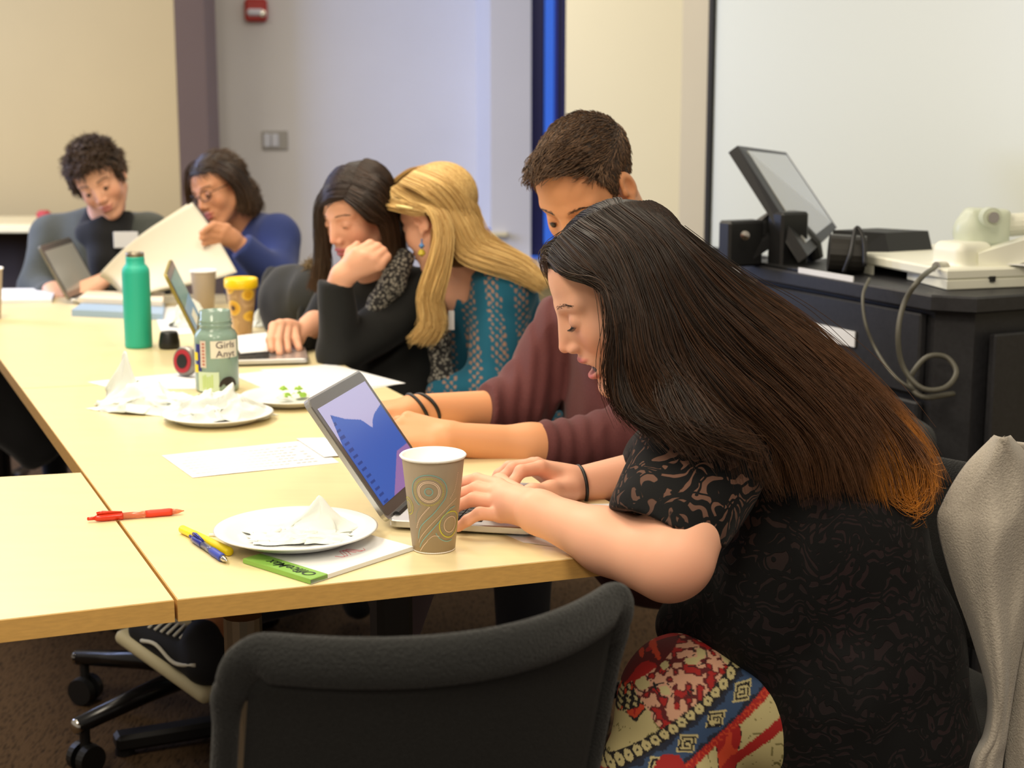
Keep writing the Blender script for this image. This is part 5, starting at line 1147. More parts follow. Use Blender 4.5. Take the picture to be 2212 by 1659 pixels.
sheets = [
 dict(g=[[top[0], (1228, 590, 2.085), (1300, 608, 2.055), (1326, 680, 2.04), (1334, 760, 2.04), (1330, 830, 2.05), (1360, 900, 2.05)],
         [top[1], (1262, 580, 2.07), (1332, 640, 2.045), (1350, 740, 2.03), (1358, 820, 2.03), (1400, 900, 2.02), (1460, 960, 2.0)],
         [top[2], (1320, 540, 2.065), (1370, 660, 2.035), (1390, 770, 2.02), (1440, 860, 2.01), (1520, 930, 1.99), (1560, 1000, 1.99)],
         [top[3], (1380, 530, 2.065), (1440, 660, 2.04), (1490, 770, 2.03), (1570, 870, 2.02), (1660, 960, 2.05), (1690, 1060, 2.07)],
         [top[4], (1430, 520, 2.07), (1510, 640, 2.05), (1600, 740, 2.05), (1720, 850, 2.08), (1810, 960, 2.11), (1850, 1080, 2.13)],
         [top[5], (1470, 530, 2.08), (1570, 645, 2.08), (1685, 745, 2.10), (1810, 860, 2.14), (1895, 970, 2.17), (1940, 1088, 2.19)],
         [top[6], (1500, 545, 2.12), (1605, 640, 2.13), (1724, 722, 2.17), (1850, 830, 2.21), (1938, 930, 2.24), (1990, 1065, 2.24)]], n=7500, th=.0040, jit=.005, wave=.0034, seed=2, cut=.26, clump=34),
 dict(g=[[top[3], (1400, 505, 2.10), (1500, 630, 2.10), (1620, 750, 2.11), (1740, 870, 2.12), (1800, 980, 2.15), (1820, 1100, 2.17)],
         [top[5], (1470, 515, 2.14), (1585, 625, 2.18), (1710, 720, 2.22), (1840, 825, 2.25), (1930, 920, 2.27), (1985, 1010, 2.27), (2000, 1080, 2.26)],
         [(1420, 450, 2.2), (1500, 530, 2.24), (1605, 612, 2.28), (1726, 698, 2.30), (1860, 820, 2.32), (1950, 915, 2.32), (2012, 1025, 2.30)]], n=2400, th=.004, jit=.005, wave=.004, seed=5, cut=.2, clump=30),
 dict(g=[[top[0], (1178, 560, 2.14), (1186, 580, 2.16), (1190, 585, 2.2)], [top[2], (1215, 512, 2.2), (1195, 550, 2.26), (1230, 640, 2.28)], [top[4], (1330, 466, 2.22), (1330, 560, 2.26), (1380, 720, 2.28)]], n=700, th=.004, seed=6),
 # locks falling by the chin and over the shoulder
 dict(g=[[(1330, 700, 2.03), (1328, 800, 2.03), (1335, 870, 2.03), (1372, 905, 2.02)], [(1345, 700, 2.02), (1345, 800, 2.02), (1375, 890, 2.0), (1450, 930, 1.99)]], n=350, th=.003, seed=8, wave=.003),
 dict(g=[[(1385, 700, 2.07), (1420, 790, 2.025), (1445, 870, 1.99), (1480, 920, 1.97), (1560, 950, 1.97)], [(1425, 700, 2.07), (1460, 790, 2.03), (1505, 865, 1.99), (1560, 940, 1.97), (1640, 970, 2.0)]], n=350, th=.004, seed=9, wave=.005, jit=.006),
 dict(g=[[(1820, 850, 2.14), (1880, 950, 2.16), (1900, 1050, 2.17), (1905, 1090, 2.17), (1960, 1108, 2.18), (1995, 1080, 2.2)], [(1880, 860, 2.18), (1950, 950, 2.2), (1985, 1010, 2.2), (1980, 1080, 2.2), (1940, 1100, 2.2)], [(1930, 900, 2.2), (1985, 980, 2.2), (2000, 1015, 2.2), (2024, 1022, 2.2)]], n=420, th=.005, seed=10, wave=.004, jit=.008),
 dict(g=[[(1540, 600, 2.14), (1660, 720, 2.14), (1780, 830, 2.15), (1880, 930, 2.2), (1940, 1020, 2.2)], [(1470, 495, 2.16), (1600, 605, 2.18), (1730, 700, 2.2), (1870, 830, 2.25), (1980, 960, 2.25)]], n=220, th=.005, seed=12, wave=.007, jit=.012)]
hairsheet('hair', sheets, HM1, P1, hc1, .00055, 30, h1_, .0035)
# hair mass beneath the strands
hl1 = lambda y: np.interp(y, [-.12, -.05, -.01, .01, .03, .05, .075, .1], [-.1, -.09, -.08, -.05, .02, .060, .080, .084])
def ex(Tm):
    Tm.u(rc(W(1400, 600, 2.13), W(1500, 760, 2.11), .052, .040), .03).u(rc(W(1500, 760, 2.11), W(1640, 900, 2.13), .038, .03), .03).u(rc(W(1470, 620, 2.2), W(1620, 775, 2.22), .050, .040), .04).u(rc(W(1620, 775, 2.22), W(1820, 935, 2.23), .040, .028), .03).u(rc(W(1840, 920, 2.23), W(1930, 1040, 2.23), .030, .015), .02).u(rc(W(1600, 780, 2.13), W(1800, 980, 2.16), .036, .022), .03)
    Tm.u(rc(W(1358, 650, 2.075), W(1380, 800, 2.055), .016, .013), .02).u(rc(W(1410, 650, 2.08), W(1470, 840, 2.05), .025, .018), .02)
Tm = haircap(h1_, '', None, None, .002, hl1, ex, hs=.003)
hbx = bounds(pw((1250, 450, 2.1), (1950, 1060, 2.25), (1380, 860, 2.02), (1400, 500, 2.28)), .07)
sdfobj('hair', [(Tm, hbx[0], hbx[1], .0036)], hairmat('hair_under', (24, 17, 14), .55), P1)
# ---------------------------------------------------------------- grey fleece jacket over her chair
bc_ = W(2170, 1250, 2.36)
chair('black office chair of the woman in velvet, grey fleece jacket over its back', (bc_[0] + .02, bc_[1] - .02), D_, -E_, w=.42, ztop=.76, zbot=.5, recl=.15, H=.36, seatc=V3(.62, 2.42, 0))
jk = thing('fleece_jacket', 'heather grey fleece jacket draped over a chair back at the right border', 'jacket', W(2200, 1300, 2.2))
M['fleece'] = mat('fleece_grey', (168, 160, 148), .95, sheen=.25, bump=(330, .8, .002), noise=(260, .13))
def panel(name, Lc, Rc, YL, YM, YR, seed, amp, nu=60, nv=90, th=.009):
    Lc = spline([(x, y, 0) for x, y in Lc], nv); Rc = spline([(x, y, 0) for x, y in Rc], nv)
    g = np.random.default_rng(seed); ph = g.uniform(0, 6.28, 6)
    def fn(u, v):
        k = v * (nv - 1); i = min(int(k), nv - 2); f = k - i; a = Lc[i] * (1 - f) + Lc[i + 1] * f; c = Rc[i] * (1 - f) + Rc[i + 1] * f
        Y = YL * (1 - u) ** 3 + YR * u ** 3 + YM * (1 - (1 - u) ** 3 - u ** 3)
        w = math.sin(math.pi * min(max(u, 0), 1)) ** .5
        Y += amp * w * (math.sin(u * 9 + v * 4 + ph[0]) * .5 + math.sin(u * 17 - v * 7 + ph[1]) * .3 + .5 * abs(math.sin(u * 6 + v * 9 + ph[2])) + .25 * math.sin(v * 22 + u * 5 + ph[3]))
        return W(a[0] * (1 - u) + c[0] * u, a[1] * (1 - u) + c[1] * u, Y)
    return MB().slab(fn, nu, nv, th).build(name, M['fleece'], jk, smooth=True)
panel('back_panel', [(2140, 946), (2098, 1010), (2085, 1150), (2120, 1350), (2150, 1520), (2130, 1780)], [(2345, 980), (2350, 1050), (2350, 1200), (2350, 1400), (2350, 1600), (2350, 1790)], 2.27, 2.20, 2.34, 3, .014)
panel('front_panel', [(2152, 944), (2088, 1010), (2042, 1085), (2030, 1135), (2062, 1260), (2108, 1395), (2138, 1500), (2128, 1590), (2088, 1655), (2080, 1780)], [(2178, 944), (2236, 1010), (2262, 1110), (2268, 1190), (2226, 1300), (2198, 1420), (2180, 1520), (2168, 1600), (2160, 1650), (2150, 1780)], 2.20, 2.115, 2.17, 5, .012)
panel('sleeve', [(2250, 1040), (2238, 1200), (2215, 1330), (2196, 1440), (2184, 1540), (2174, 1640), (2168, 1780)], [(2330, 1040), (2340, 1200), (2345, 1330), (2345, 1440), (2345, 1540), (2345, 1640), (2345, 1780)], 2.19, 2.13, 2.2, 8, .010, 40, 70)
# ================================================================ the others
def cloth(name, col, **k): return mat(name, col, .9, sheen=.12, **k)
def addlegs(P, hip, knee1, knee2, m, r=.08, name='trousers'):
    S = SDF()
    for s_, kq in ((-1, knee1), (1, knee2)):
        kq = np.array(kq); S.u(rc(np.array(hip) + E_ * 0 + V3(0, .07 * s_, 0), kq, r * 1.05, r * .8), .05).u(rc(kq, V3(kq[0], kq[1] + .03, .12), r * .75, r * .5), .02)
    S.u(ell(np.array(hip), (.17, .17, .12)), .05)
    lo, hi = bounds([hip, knee1, knee2, V3(knee1[0], knee1[1], .1), V3(knee2[0], knee2[1], .1)], .2)
    return sdfobj(name, [(S, lo, hi, .014)], m, P)
# ---- 2: man in maroon
P2 = person('young man with short dark hair in maroon sweater, looking down behind the woman in velvet', (.45, 3.0, 0))
H2 = Head(W(1270, 412, 2.76), V3(-.53 * .80, -.85 * .80, -.60), .10, 1.0, ears=(1, 1), jaw=1.06)
base2 = L3((222, 158, 112)); lip2 = L3((186, 108, 92))
S2 = SDF().u(H2.f, 0).u(rc(H2.wor((0, -.035, -.05)), W(1400, 640, 2.95), .058, .066), .03)
hb = H2.box(.02); hb = (hb[0] - V3(0, 0, .1), hb[1] + V3(.05, .1, 0))
wn = W(968, 946, 2.66); wf = W(890, 884, 2.90); en = W(1340, 985, 2.74); ef = W(1125, 890, 3.02)
An = SDF().u(rc(en, W(1150, 968, 2.70), .050, .0385), 0).u(rc(W(1150, 968, 2.70), wn, .0385, .0275), .03)
autohand(An, wn, V3(-.93, .22, .10), V3(-.2, -.55, .8), thumb=-1, curl=(.5, .9, .6), sz=1.04, thc=(.5, .2))
Af = SDF().u(rc(ef, wf, .046, .028), 0)
autohand(Af, wf, V3(-.9, -.35, -.02), V3(.1, .0, 1), thumb=-1, curl=(.45, .8, .6), sz=1.04)
bn = bounds([en, wn, wn + V3(-.2, 0, 0)], .08); bf = bounds([ef, wf, wf + V3(-.2, -.1, 0)], .08)
sdfobj('body', [(S2, hb[0], hb[1], .0021), (An, bn[0], bn[1], .0026), (Af, bf[0], bf[1], .003)], M['skin'], P2, lambda V: H2.color(V, base2, lip2, .28))
facebits(H2, P2, M['brow_dark'], M['lash'], 1, (-1, 1), .0042, .0235)
S = SDF().u(rc(W(1395, 690, 2.98), W(1400, 900, 3.0), .135, .15)).u(rc(W(1245, 700, 3.08), W(1480, 730, 2.88), .075, .08), .07).u(rc(W(1400, 900, 3.0), W(1420, 1150, 3.05), .15, .15), .05)
S.u(rc(W(1385, 630, 2.93), W(1390, 700, 2.95), .062, .09), .03)
S.u(rc(W(1222, 715, 3.06), W(1125, 872, 3.02), .062, .060), .03).u(rc(W(1125, 872, 3.02), W(1062, 882, 2.98), .058, .050), .03)
S.u(rc(W(1490, 770, 2.86), W(1370, 960, 2.75), .075, .068), .03).u(rc(W(1370, 960, 2.75), W(1168, 967, 2.705), .066, .046), .03)
for c_, a_ in ((W(1050, 882, 2.97), wf - ef), (W(1158, 967, 2.70), wn - en)):
    endcut(S, c_, a_)
def rings2(P):
    d = (P - en.astype(np.float32)) @ nrm(wn - en).astype(np.float32); w = np.exp(-((d - .12) / .10) ** 2)
    return (.0028 * w * np.sin(d * 210 + 3 * vnoise(P, 14, 3))).astype(np.float32)
S.add(folds(.006, 10, 33, (1, 1, .7))).add(rings2)
lo, hi = bounds([W(1050, 882, 2.97), W(1158, 967, 2.7), W(1400, 640, 2.98), W(1490, 740, 2.86), W(1420, 1150, 3.05), W(1245, 700, 3.08)], .17)
sdfobj('sweater', [(S, lo, hi, .0045)], cloth('maroon_knit', (92, 46, 46), bump=(420, .4, .001), noise=(260, .10)), P2)
for q in (0, 1): band('wrist_band', wf + nrm(ef - wf) * (.012 + .018 * q), ef - wf + V3(0, .1 * q, .15), .0335, .0035, M['black_plastic'], P2, 1)
def hl2(y): return np.interp(y, [-.12, -.07, -.03, -.012, .006, .016, .026, .04, .055, .075, .1], [-.065, -.055, -.03, .03, .03, -.022, -.005, .044, .078, .092, .095])
hm2 = hairmat('hair_brown', (62, 46, 34), .5, 'Col')
def hc2(V, S_, K_): g = np.repeat(np.random.default_rng(2).uniform(0, 1, S_), K_ * 3)[:, None]; return L3((50, 36, 27)) * (1 - g) + L3((132, 100, 72)) * g
cap2 = haircap(H2, '', None, None, .006, hl2); bx_ = H2.box(.02); sdfobj('hair', [(cap2, bx_[0], bx_[1], .003)], hairmat('hair_under_brown', (52, 39, 30), .7), P2)
def comb2(q): w = np.clip((q[2] - .045) / .04, 0, 1); return (.25 * w, w + .15, .55 * w - (1 - w))
len2 = lambda q: (.015 + .010 * np.clip((q[1] + .03) / .1, 0, 1)) if q[2] > .07 else (.007 + .012 * np.clip((q[2] - .02) / .06, 0, 1))
lf2 = lambda q: 1.7 if (q[2] > .06 and q[1] > .02) else .5
tufts(H2, 'hair', 11000, hl2, comb2, len2, .0006, hm2, P2, 3, 6, .55, .0005, hc2, cap2, lf2, .09)
addlegs(P2, (.48, 3.12, .52), (.02, 2.86, .54), (.02, 3.22, .56), cloth('dark_jeans', (30, 32, 40)))
chair('black office chair under the man in the maroon sweater', (.80, 3.28), D_, -E_, w=.42, ztop=.68, zbot=.46, recl=.2, H=.42, seatc=V3(.48, 3.12, 0))
# his sneakers, crossed under the table
def shoe(P, toe, heel, up):
    f = nrm(toe - heel); u = nrm(up - f * np.dot(up, f)); r = np.cross(f, u); R_ = np.stack([r, f, u], 1); c = (toe + heel) / 2; L = lambda a, b, z: c + r * a + f * b + u * z
    so = SDF().u(rbox(c - u * .0, (.043, .142, .015), .014, R_), 0); U = SDF().u(rc(L(0, -.09, .045), L(0, .095, .025), .042, .034), 0).u(rc(L(0, -.10, .05), L(0, -.07, .085), .042, .036), .02).cut(plane(c + u * .012, -u), .002)
    lo, hi = bounds([toe, heel, toe + u * .1, heel + u * .12], .07)
    sh_ = sdfobj('sneaker', [(U, lo, hi, .004)], M['canvas'], P); sdfobj('rubber_sole', [(so, lo, hi, .004)], M['rubber'], sh_)
    lc = MB()
    for k in range(6): lc.tube([L(-.027, .055 - k * .019, .055 + k * .0045), L(0, .058 - k * .019, .066 + k * .0055), L(.027, .055 - k * .019, .055 + k * .0045)], .0032, 6)
    lc.build('laces', M['lace'], sh_, smooth=True)
    for s_ in (-1, 1): MB().tube(spline([L(s_ * .037, .06, .028), L(s_ * .0425, .01, .045), L(s_ * .0435, -.05, .035), L(s_ * .043, -.11, .06)], 16), [.004] * 16, 6).build('side_stripe', M['lace'], sh_, smooth=True)
M['canvas'] = mat('black_canvas', (20, 20, 24), .85); M['rubber'] = mat('cream_rubber', (196, 186, 150), .6); M['lace'] = mat('lace_white', (215, 212, 195), .8)
shoe(P2, W(282, 1362, 2.98), W(478, 1500, 2.80), V3(.35, -.30, .85))
shoe(P2, W(262, 1330, 3.2), W(420, 1330, 3.1), V3(.1, -.3, .9))
Sl = SDF().u(rc((.05, 2.92, .56), W(455, 1330, 2.95), .060, .040)).u(rc((.02, 3.22, .56), W(430, 1300, 3.15), .060, .040), .01); lo, hi = bounds([(.05, 2.92, .56), (.02, 3.22, .56), W(455, 1330, 2.95)], .1)
sdfobj('trouser_leg', [(Sl, lo, hi, .012)], cloth('dark_jeans_leg', (30, 32, 40)), P2)
sdfobj('ankle', [(SDF().u(rc(W(470, 1325, 2.92), W(452, 1400, 2.86), .030, .034)), *bounds([W(470, 1325, 2.92), W(452, 1400, 2.86)], .06), .006)], M['skin'], P2, lambda V: np.tile(base2 * .9, (len(V), 1)))
# ---- 3: blonde woman in teal
P3 = person('blonde woman in teal openwork sweater leaning left, beside the woman in the black cardigan', (.0, 3.75, 0))
H3 = Head(W(948, 472, 3.70), V3(-.75, .52, -.36), 0.0, .97)
base3 = L3((238, 180, 148)); lip3 = L3((200, 110, 105))
S3 = SDF().u(H3.f, 0).u(rc(H3.wor((0, -.03, -.05)), W(1035, 620, 3.76), .050, .065), .03).u(rc(W(1000, 640, 3.74), W(1100, 640, 3.78), .06, .06), .03)
lo, hi = H3.box(.02); hi = hi + V3(.16, .1, 0); lo = lo - V3(0, 0, .12)
sdfobj('body', [(S3, lo, hi, .0027)], M['skin'], P3, lambda V: H3.color(V, base3, lip3, .3))
facebits(H3, P3, mat('brow_fair', (120, 88, 50), .6), M['lash'], 0)
S = SDF().u(rc(W(1060, 650, 3.78), W(1090, 880, 3.80), .118, .145)).u(rc(W(1000, 660, 3.88), W(1095, 625, 3.66), .062, .070), .06).u(rc(W(1088, 635, 3.66), W(1060, 840, 3.60), .066, .060), .03).u(rc(W(1060, 840, 3.60), W(960, 850, 3.62), .056, .04), .03).u(rc(W(1090, 880, 3.8), W(1130, 1010, 3.82), .145, .15), .04).u(rc(W(990, 690, 3.84), W(985, 850, 3.80), .07, .06), .05)
S.sub(rc(W(985, 560, 3.72), W(1010, 630, 3.68), .03, .028), .01).add(folds(.006, 9, 41, (1, 1, .5)))
def col3(V):
    X, Z = V[:, 0], V[:, 2]; c = np.tile(L3((22, 98, 124)), (len(V), 1)); 
    band_ = (np.sin((X * 1 + Z * .12) * 2 * math.pi / .062 + 1.2) > -.25); h_ = (np.cos(2 * math.pi * X / .0175) * np.cos(2 * math.pi * Z / .0185) > .30); m_ = band_ & h_ & (V[:, 1] < W(1000, 700, 3.72)[1] + .02)
    c[m_] = L3((176, 134, 108)); return c
lo, hi = bounds([W(940, 860, 3.62), W(1000, 640, 3.9), W(1180, 700, 3.8), W(1130, 1000, 3.82)], .15)
sdfobj('teal_sweater', [(S, lo, hi, .0048)], mat('teal_knit', (22, 98, 124), .9, attr='Col', sheen=.1, bump=(300, .5, .001)), P3, col3)
tg = MB().box(W(975, 692, 3.60), (.014, .004, .045), bev=.001); tg.build('name_tag', M['paper'], P3)
def blond(V, S_, K_):
    g = np.repeat(np.random.default_rng(4).uniform(0, 1, S_), K_ * 3)[:, None]; k = np.repeat(np.tile(np.linspace(0, 1, K_), S_), 3)[:, None]
    return L3((166, 122, 62)) * (1 - g) * (1 - k * .4) + L3((238, 202, 132)) * (g + (1 - g) * k * .4)
def off(g, d): return [(x, y, Y + d) for x, y, Y in g]
y0 = 3.60
sh3 = [dict(g=[[(846, 412, 3.66), (890, 438, 3.62), (930, 454, y0 - .01), (946, 500, y0 - .02), (936, 560, y0 - .03), (912, 640, y0 - .03), (916, 700, y0 - .03), (884, 737, y0 - .03)], [(874, 388, 3.66), (925, 425, 3.62), (964, 470, y0 - .01), (972, 530, y0 - .02), (960, 600, y0 - .03), (946, 650, y0 - .03), (956, 705, y0 - .03), (935, 742, y0 - .03)]], n=1500, th=.004, seed=21, wave=.003),
       dict(g=[[(870, 390, 3.66), (930, 422, 3.62), (962, 480, y0), (985, 545, y0), (1040, 570, y0 - .01), (1110, 592, y0 - .01), (1165, 622, y0 - .01)], [(900, 368, 3.67), (960, 408, 3.63), (1000, 475, y0 + .01), (1030, 530, y0 + .01), (1080, 553, y0 + .01), (1130, 578, y0 + .01), (1172, 616, y0)], [(930, 361, 3.70), (985, 388, 3.68), (1022, 450, 3.67), (1047, 506, 3.67), (1092, 540, 3.68), (1142, 570, 3.68), (1170, 604, 3.68)]], n=3000, th=.005, seed=22, wave=.002),
       dict(g=[[(832, 418, 3.72), (827, 442, 3.68), (862, 452, 3.63), (912, 460, 3.6)], [(852, 402, 3.70), (862, 430, 3.66), (885, 442, 3.62), (920, 455, 3.6)]], n=500, th=.003, seed=23),
       dict(g=[[(862, 396, 3.64), (905, 415, 3.60), (950, 450, 3.6), (985, 520, 3.62), (1010, 565, 3.64)], [(895, 370, 3.66), (950, 395, 3.60), (990, 440, 3.61), (1015, 500, 3.63), (1060, 560, 3.65)], [(930, 358, 3.70), (980, 382, 3.66), (1020, 440, 3.66), (1040, 500, 3.68), (1090, 555, 3.68)], [(940, 358, 3.76), (990, 385, 3.76), (1028, 450, 3.76), (1045, 510, 3.75), (1095, 545, 3.72)]], n=2200, th=.002, seed=27),
       dict(g=[[(930, 361, 3.70), (880, 372, 3.74), (838, 410, 3.78), (830, 430, 3.8)], [(960, 372, 3.74), (930, 362, 3.8), (880, 380, 3.85), (850, 420, 3.86)]], n=600, th=.003, seed=24)]
hairsheet('hair', sh3, hairmat('hair_blonde', (200, 160, 90), .4, 'Col'), P3, blond, .0011, 20, H3, .005)
def ex3(Tm): Tm.u(rc(W(965, 470, 3.65), W(985, 545, 3.64), .035, .030), .03).u(rc(W(985, 545, 3.65), W(1080, 565, 3.66), .026, .018), .03).u(rc(W(1080, 565, 3.66), W(1150, 600, 3.66), .018, .01), .02).u(rc(W(945, 500, 3.60), W(935, 680, 3.585), .016, .012), .02)
Tm = haircap(H3, '', None, None, .002, lambda y: np.interp(y, [-.12, -.03, -.012, .006, .016, .04, .055, .075, .1], [-.09, -.05, .03, .03, .03, .05, .064, .073, .076]), ex3)
lo, hi = bounds([W(830, 380, 3.6), W(1150, 600, 3.66), W(935, 690, 3.585), W(960, 380, 3.85)], .05); sdfobj('hair', [(Tm, lo, hi, .005)], hairmat('hair_under_blonde', (128, 90, 42), .6), P3)
MB().tube(spline([W(852, 444, 3.64), W(872, 447, 3.60), W(892, 450, 3.585)], 10), [.0015, .003, .0035, .0035, .0035, .003, .003, .0025, .002, .0015], 8).build('barrette', mat('barrette', (235, 220, 150), .3), P3, smooth=True)
er = MB(); er.tube([W(911, 516, 3.60), W(911, 524, 3.60)], .002, 6); er.lathe([(0, -.009), (.007, 0), (0, .009)], W(911, 531, 3.60), 12); er.build('earring', mat('earring_blue', (60, 120, 180), .3), P3)
er = MB(); er.lathe([(0, -.010), (.009, -.003), (.006, .006), (0, .009)], W(911, 546, 3.60), 12); er.build('earring', mat('earring_gold', (190, 170, 40), .3), P3)
addlegs(P3, (.06, 3.85, .52), (-.38, 3.7, .56), (-.40, 3.95, .56), cloth('dark_skirt', (24, 26, 34)))
# ---- 4: woman in black cardigan
P4 = person('dark-haired woman in black cardigan resting her chin on her hand, other hand on a laptop', (-.35, 3.8, 0))
H4 = Head(W(776, 460, 3.74), V3(-.66 * .94, -.75 * .94, -.34), .04, .95)
base4 = L3((230, 172, 140)); lip4 = L3((190, 100, 98))
S4 = SDF().u(H4.f, 0).u(rc(H4.wor((0, -.03, -.05)), W(825, 610, 3.84), .050, .06), .03)
lo, hi = H4.box(.02); hi = hi + V3(.1, .1, 0); lo = lo - V3(0, 0, .1)
wr4 = W(738, 596, 3.60); A4 = SDF().u(rc(W(722, 660, 3.62), wr4, .034, .028), 0)
# fist under the cheek: knuckles to the upper right
k4 = [W(772, 545, 3.585), W(790, 552, 3.575), W(806, 560, 3.575), W(820, 572, 3.58)]
for q in k4: A4.u(rc(wr4 + V3(.01, 0, .005), q, .020, .0135), .014)
for i, q in enumerate(k4):
    a = [W(800, 528, 3.60), W(815, 534, 3.60), W(826, 543, 3.60), W(834, 555, 3.60)][i]; b = [W(800, 540, 3.64), W(812, 548, 3.64), W(822, 556, 3.64), W(828, 566, 3.63)][i]
    A4.chain([q, a, b], [.0128, .0115, .0095], .004)
A4.u(ell(W(783, 563, 3.588), (.036, .022, .026)), .012)
A4.chain([W(750, 575, 3.60), W(758, 545, 3.615), W(772, 528, 3.625)], [.017, .012, .009], .01)
b4 = bounds([W(722, 660, 3.62), W(834, 530, 3.64), W(790, 560, 3.55)], .06)
wr5 = W(640, 728, 3.80); A5 = SDF().u(rc(W(680, 700, 3.84), wr5, .034, .027), 0)
kk = [W(592, 706, 3.74), W(606, 702, 3.76), W(622, 702, 3.78), W(634, 706, 3.79)]
for q in kk: A5.u(rc(W(628, 716, 3.80), q, .020, .0135), .014)
for i, q in enumerate(kk):
    a = [W(584, 735, 3.68), W(600, 735, 3.69), W(618, 734, 3.72), W(640, 735, 3.74)][i]; b = [W(586, 754, 3.66), W(604, 762, 3.66), W(622, 756, 3.69), W(646, 752, 3.72)][i]
    A5.chain([q, a, b], [.0125, .0110, .0088], .004)
b5 = bounds([W(680, 700, 3.84), W(580, 760, 3.63)], .06)
sdfobj('body', [(S4, lo, hi, .0027), (A4, b4[0], b4[1], .0027), (A5, b5[0], b5[1], .0027)], M['skin'], P4, lambda V: H4.color(V, base4, lip4, .4))
facebits(H4, P4, M['brow_dark'], M['lash'], 0)
S = SDF().u(rc(W(855, 665, 3.86), W(850, 860, 3.86), .108, .15)).u(rc(W(730, 660, 3.95), W(900, 640, 3.75), .062, .066), .06).u(rc(W(905, 650, 3.75), W(735, 765, 3.66), .062, .055), .03).u(rc(W(733, 762, 3.66), W(726, 618, 3.61), .050, .040), .02)
S.u(rc(W(722, 670, 3.95), W(665, 735, 3.90), .055, .048), .03).u(rc(W(668, 735, 3.90), W(648, 722, 3.82), .046, .036), .02).u(rc(W(850, 860, 3.86), W(850, 980, 3.88), .15, .15), .04)
endcut(S, W(727, 610, 3.61), W(729, 590, 3.61) - W(726, 628, 3.61)).add(folds(.005, 9, 51, (1, 1, .6)))
lo, hi = bounds([W(640, 720, 3.8), W(726, 610, 3.6), W(930, 700, 3.8), W(850, 980, 3.88)], .16)
sdfobj('cardigan', [(S, lo, hi, .0055)], cloth('black_knit', (20, 21, 20), bump=(300, .4, .001)), P4)
sc4 = mat('scarf_print', (128, 124, 112), .85); nt = sc4.node_tree; v_ = nt.nodes.new('ShaderNodeTexVoronoi'); v_.inputs['Scale'].default_value = 130; tc_ = nt.nodes.new('ShaderNodeTexCoord'); nt.links.new(tc_.outputs['Object'], v_.inputs[0]); cr_ = nt.nodes.new('ShaderNodeValToRGB'); cr_.color_ramp.elements[0].color = lin((190, 186, 172)); cr_.color_ramp.elements[1].color = lin((40, 38, 38)); cr_.color_ramp.elements[1].position = .6; nt.links.new(v_.outputs['Distance'], cr_.inputs[0]); nt.links.new(cr_.outputs[0], nt.nodes['Principled BSDF'].inputs['Base Color'])
Sc = SDF().chain([W(872, 560, 3.70), W(848, 610, 3.68), W(815, 660, 3.69), W(785, 700, 3.70)], [.024, .030, .026, .018], .01).chain([W(930, 620, 3.70), W(950, 740, 3.63), W(955, 830, 3.63), W(962, 870, 3.65)], [.02, .025, .03, .03], .01)
Sc.add(folds(.004, 22, 55)); lo, hi = bounds([W(785, 700, 3.7), W(872, 560, 3.7), W(962, 880, 3.65)], .06); sdfobj('scarf', [(Sc, lo, hi, .004)], sc4, P4)
def darkh(V, S_, K_):
    g = np.repeat(np.random.default_rng(4).uniform(0, 1, S_), K_ * 3)[:, None]; k = np.repeat(np.tile(np.linspace(0, 1, K_), S_), 3)[:, None]
    a = L3((30, 22, 18)) * (1 - g) + L3((62, 44, 32)) * g; return a * (1 - k ** 3 * .8) + L3((98, 72, 46)) * k ** 3 * .8
sh4 = [dict(g=[[(742, 428, 3.64), (716, 432, 3.66), (699, 452, 3.70), (700, 510, 3.72), (708, 570, 3.74), (702, 628, 3.76)], [(756, 402, 3.65), (716, 405, 3.68), (690, 440, 3.74), (690, 500, 3.78), (692, 560, 3.8), (680, 625, 3.82)], [(772, 375, 3.70), (730, 380, 3.74), (698, 420, 3.8), (690, 490, 3.84), (690, 560, 3.86), (672, 620, 3.88)]], n=1600, th=.004, seed=31),
       dict(g=[[(743, 430, 3.64), (768, 448, 3.62), (800, 474, 3.635), (826, 484, 3.66), (838, 540, 3.68), (840, 600, 3.70)], [(756, 404, 3.65), (795, 425, 3.63), (826, 455, 3.65), (842, 490, 3.68), (850, 560, 3.71), (850, 620, 3.73)], [(773, 372, 3.70), (815, 388, 3.68), (842, 430, 3.70), (854, 490, 3.73), (862, 560, 3.76), (865, 620, 3.78)], [(790, 366, 3.76), (835, 390, 3.77), (858, 440, 3.8), (866, 510, 3.83), (872, 570, 3.84), (875, 620, 3.85)]], n=2400, th=.004, seed=32)]
hairsheet('hair', sh4, hairmat('hair_dark_brown', (40, 28, 22), .4, 'Col'), P4, darkh, .0012, 18, H4, .004)
hlL = lambda y: np.interp(y, [-.12, -.03, -.012, .006, .016, .04, .055, .075, .1], [-.10, -.08, -.05, -.02, .02, .045, .062, .073, .076])
def ex4(Tm): Tm.u(rc(W(835, 490, 3.74), W(850, 600, 3.77), .035, .025), .03).u(rc(W(700, 500, 3.80), W(690, 610, 3.84), .026, .016), .02)
hlE = lambda y: np.interp(y, [-.12, -.03, -.015, .0, .016, .028, .04, .055, .075], [-.1, -.08, -.03, .025, .035, .04, .05, .064, .073])
Tm = haircap(H4, '', None, None, .002, hlE, ex4); lo, hi = bounds([W(690, 380, 3.65), W(860, 620, 3.8), W(690, 620, 3.86)], .06); sdfobj('hair', [(Tm, lo, hi, .005)], hairmat('hair_under_dark', (32, 23, 18), .6), P4)
MB().lathe([(0, -.006), (.006, 0), (0, .006)], H4.wor((.082, .0, -.034)), 12).build('earring', M['chrome'], P4)
addlegs(P4, (-.12, 4.05, .52), (-.55, 3.85, .56), (-.55, 4.1, .56), cloth('dark_trousers', (22, 22, 26)))
jc = V3(-.38, 4.22, 0)
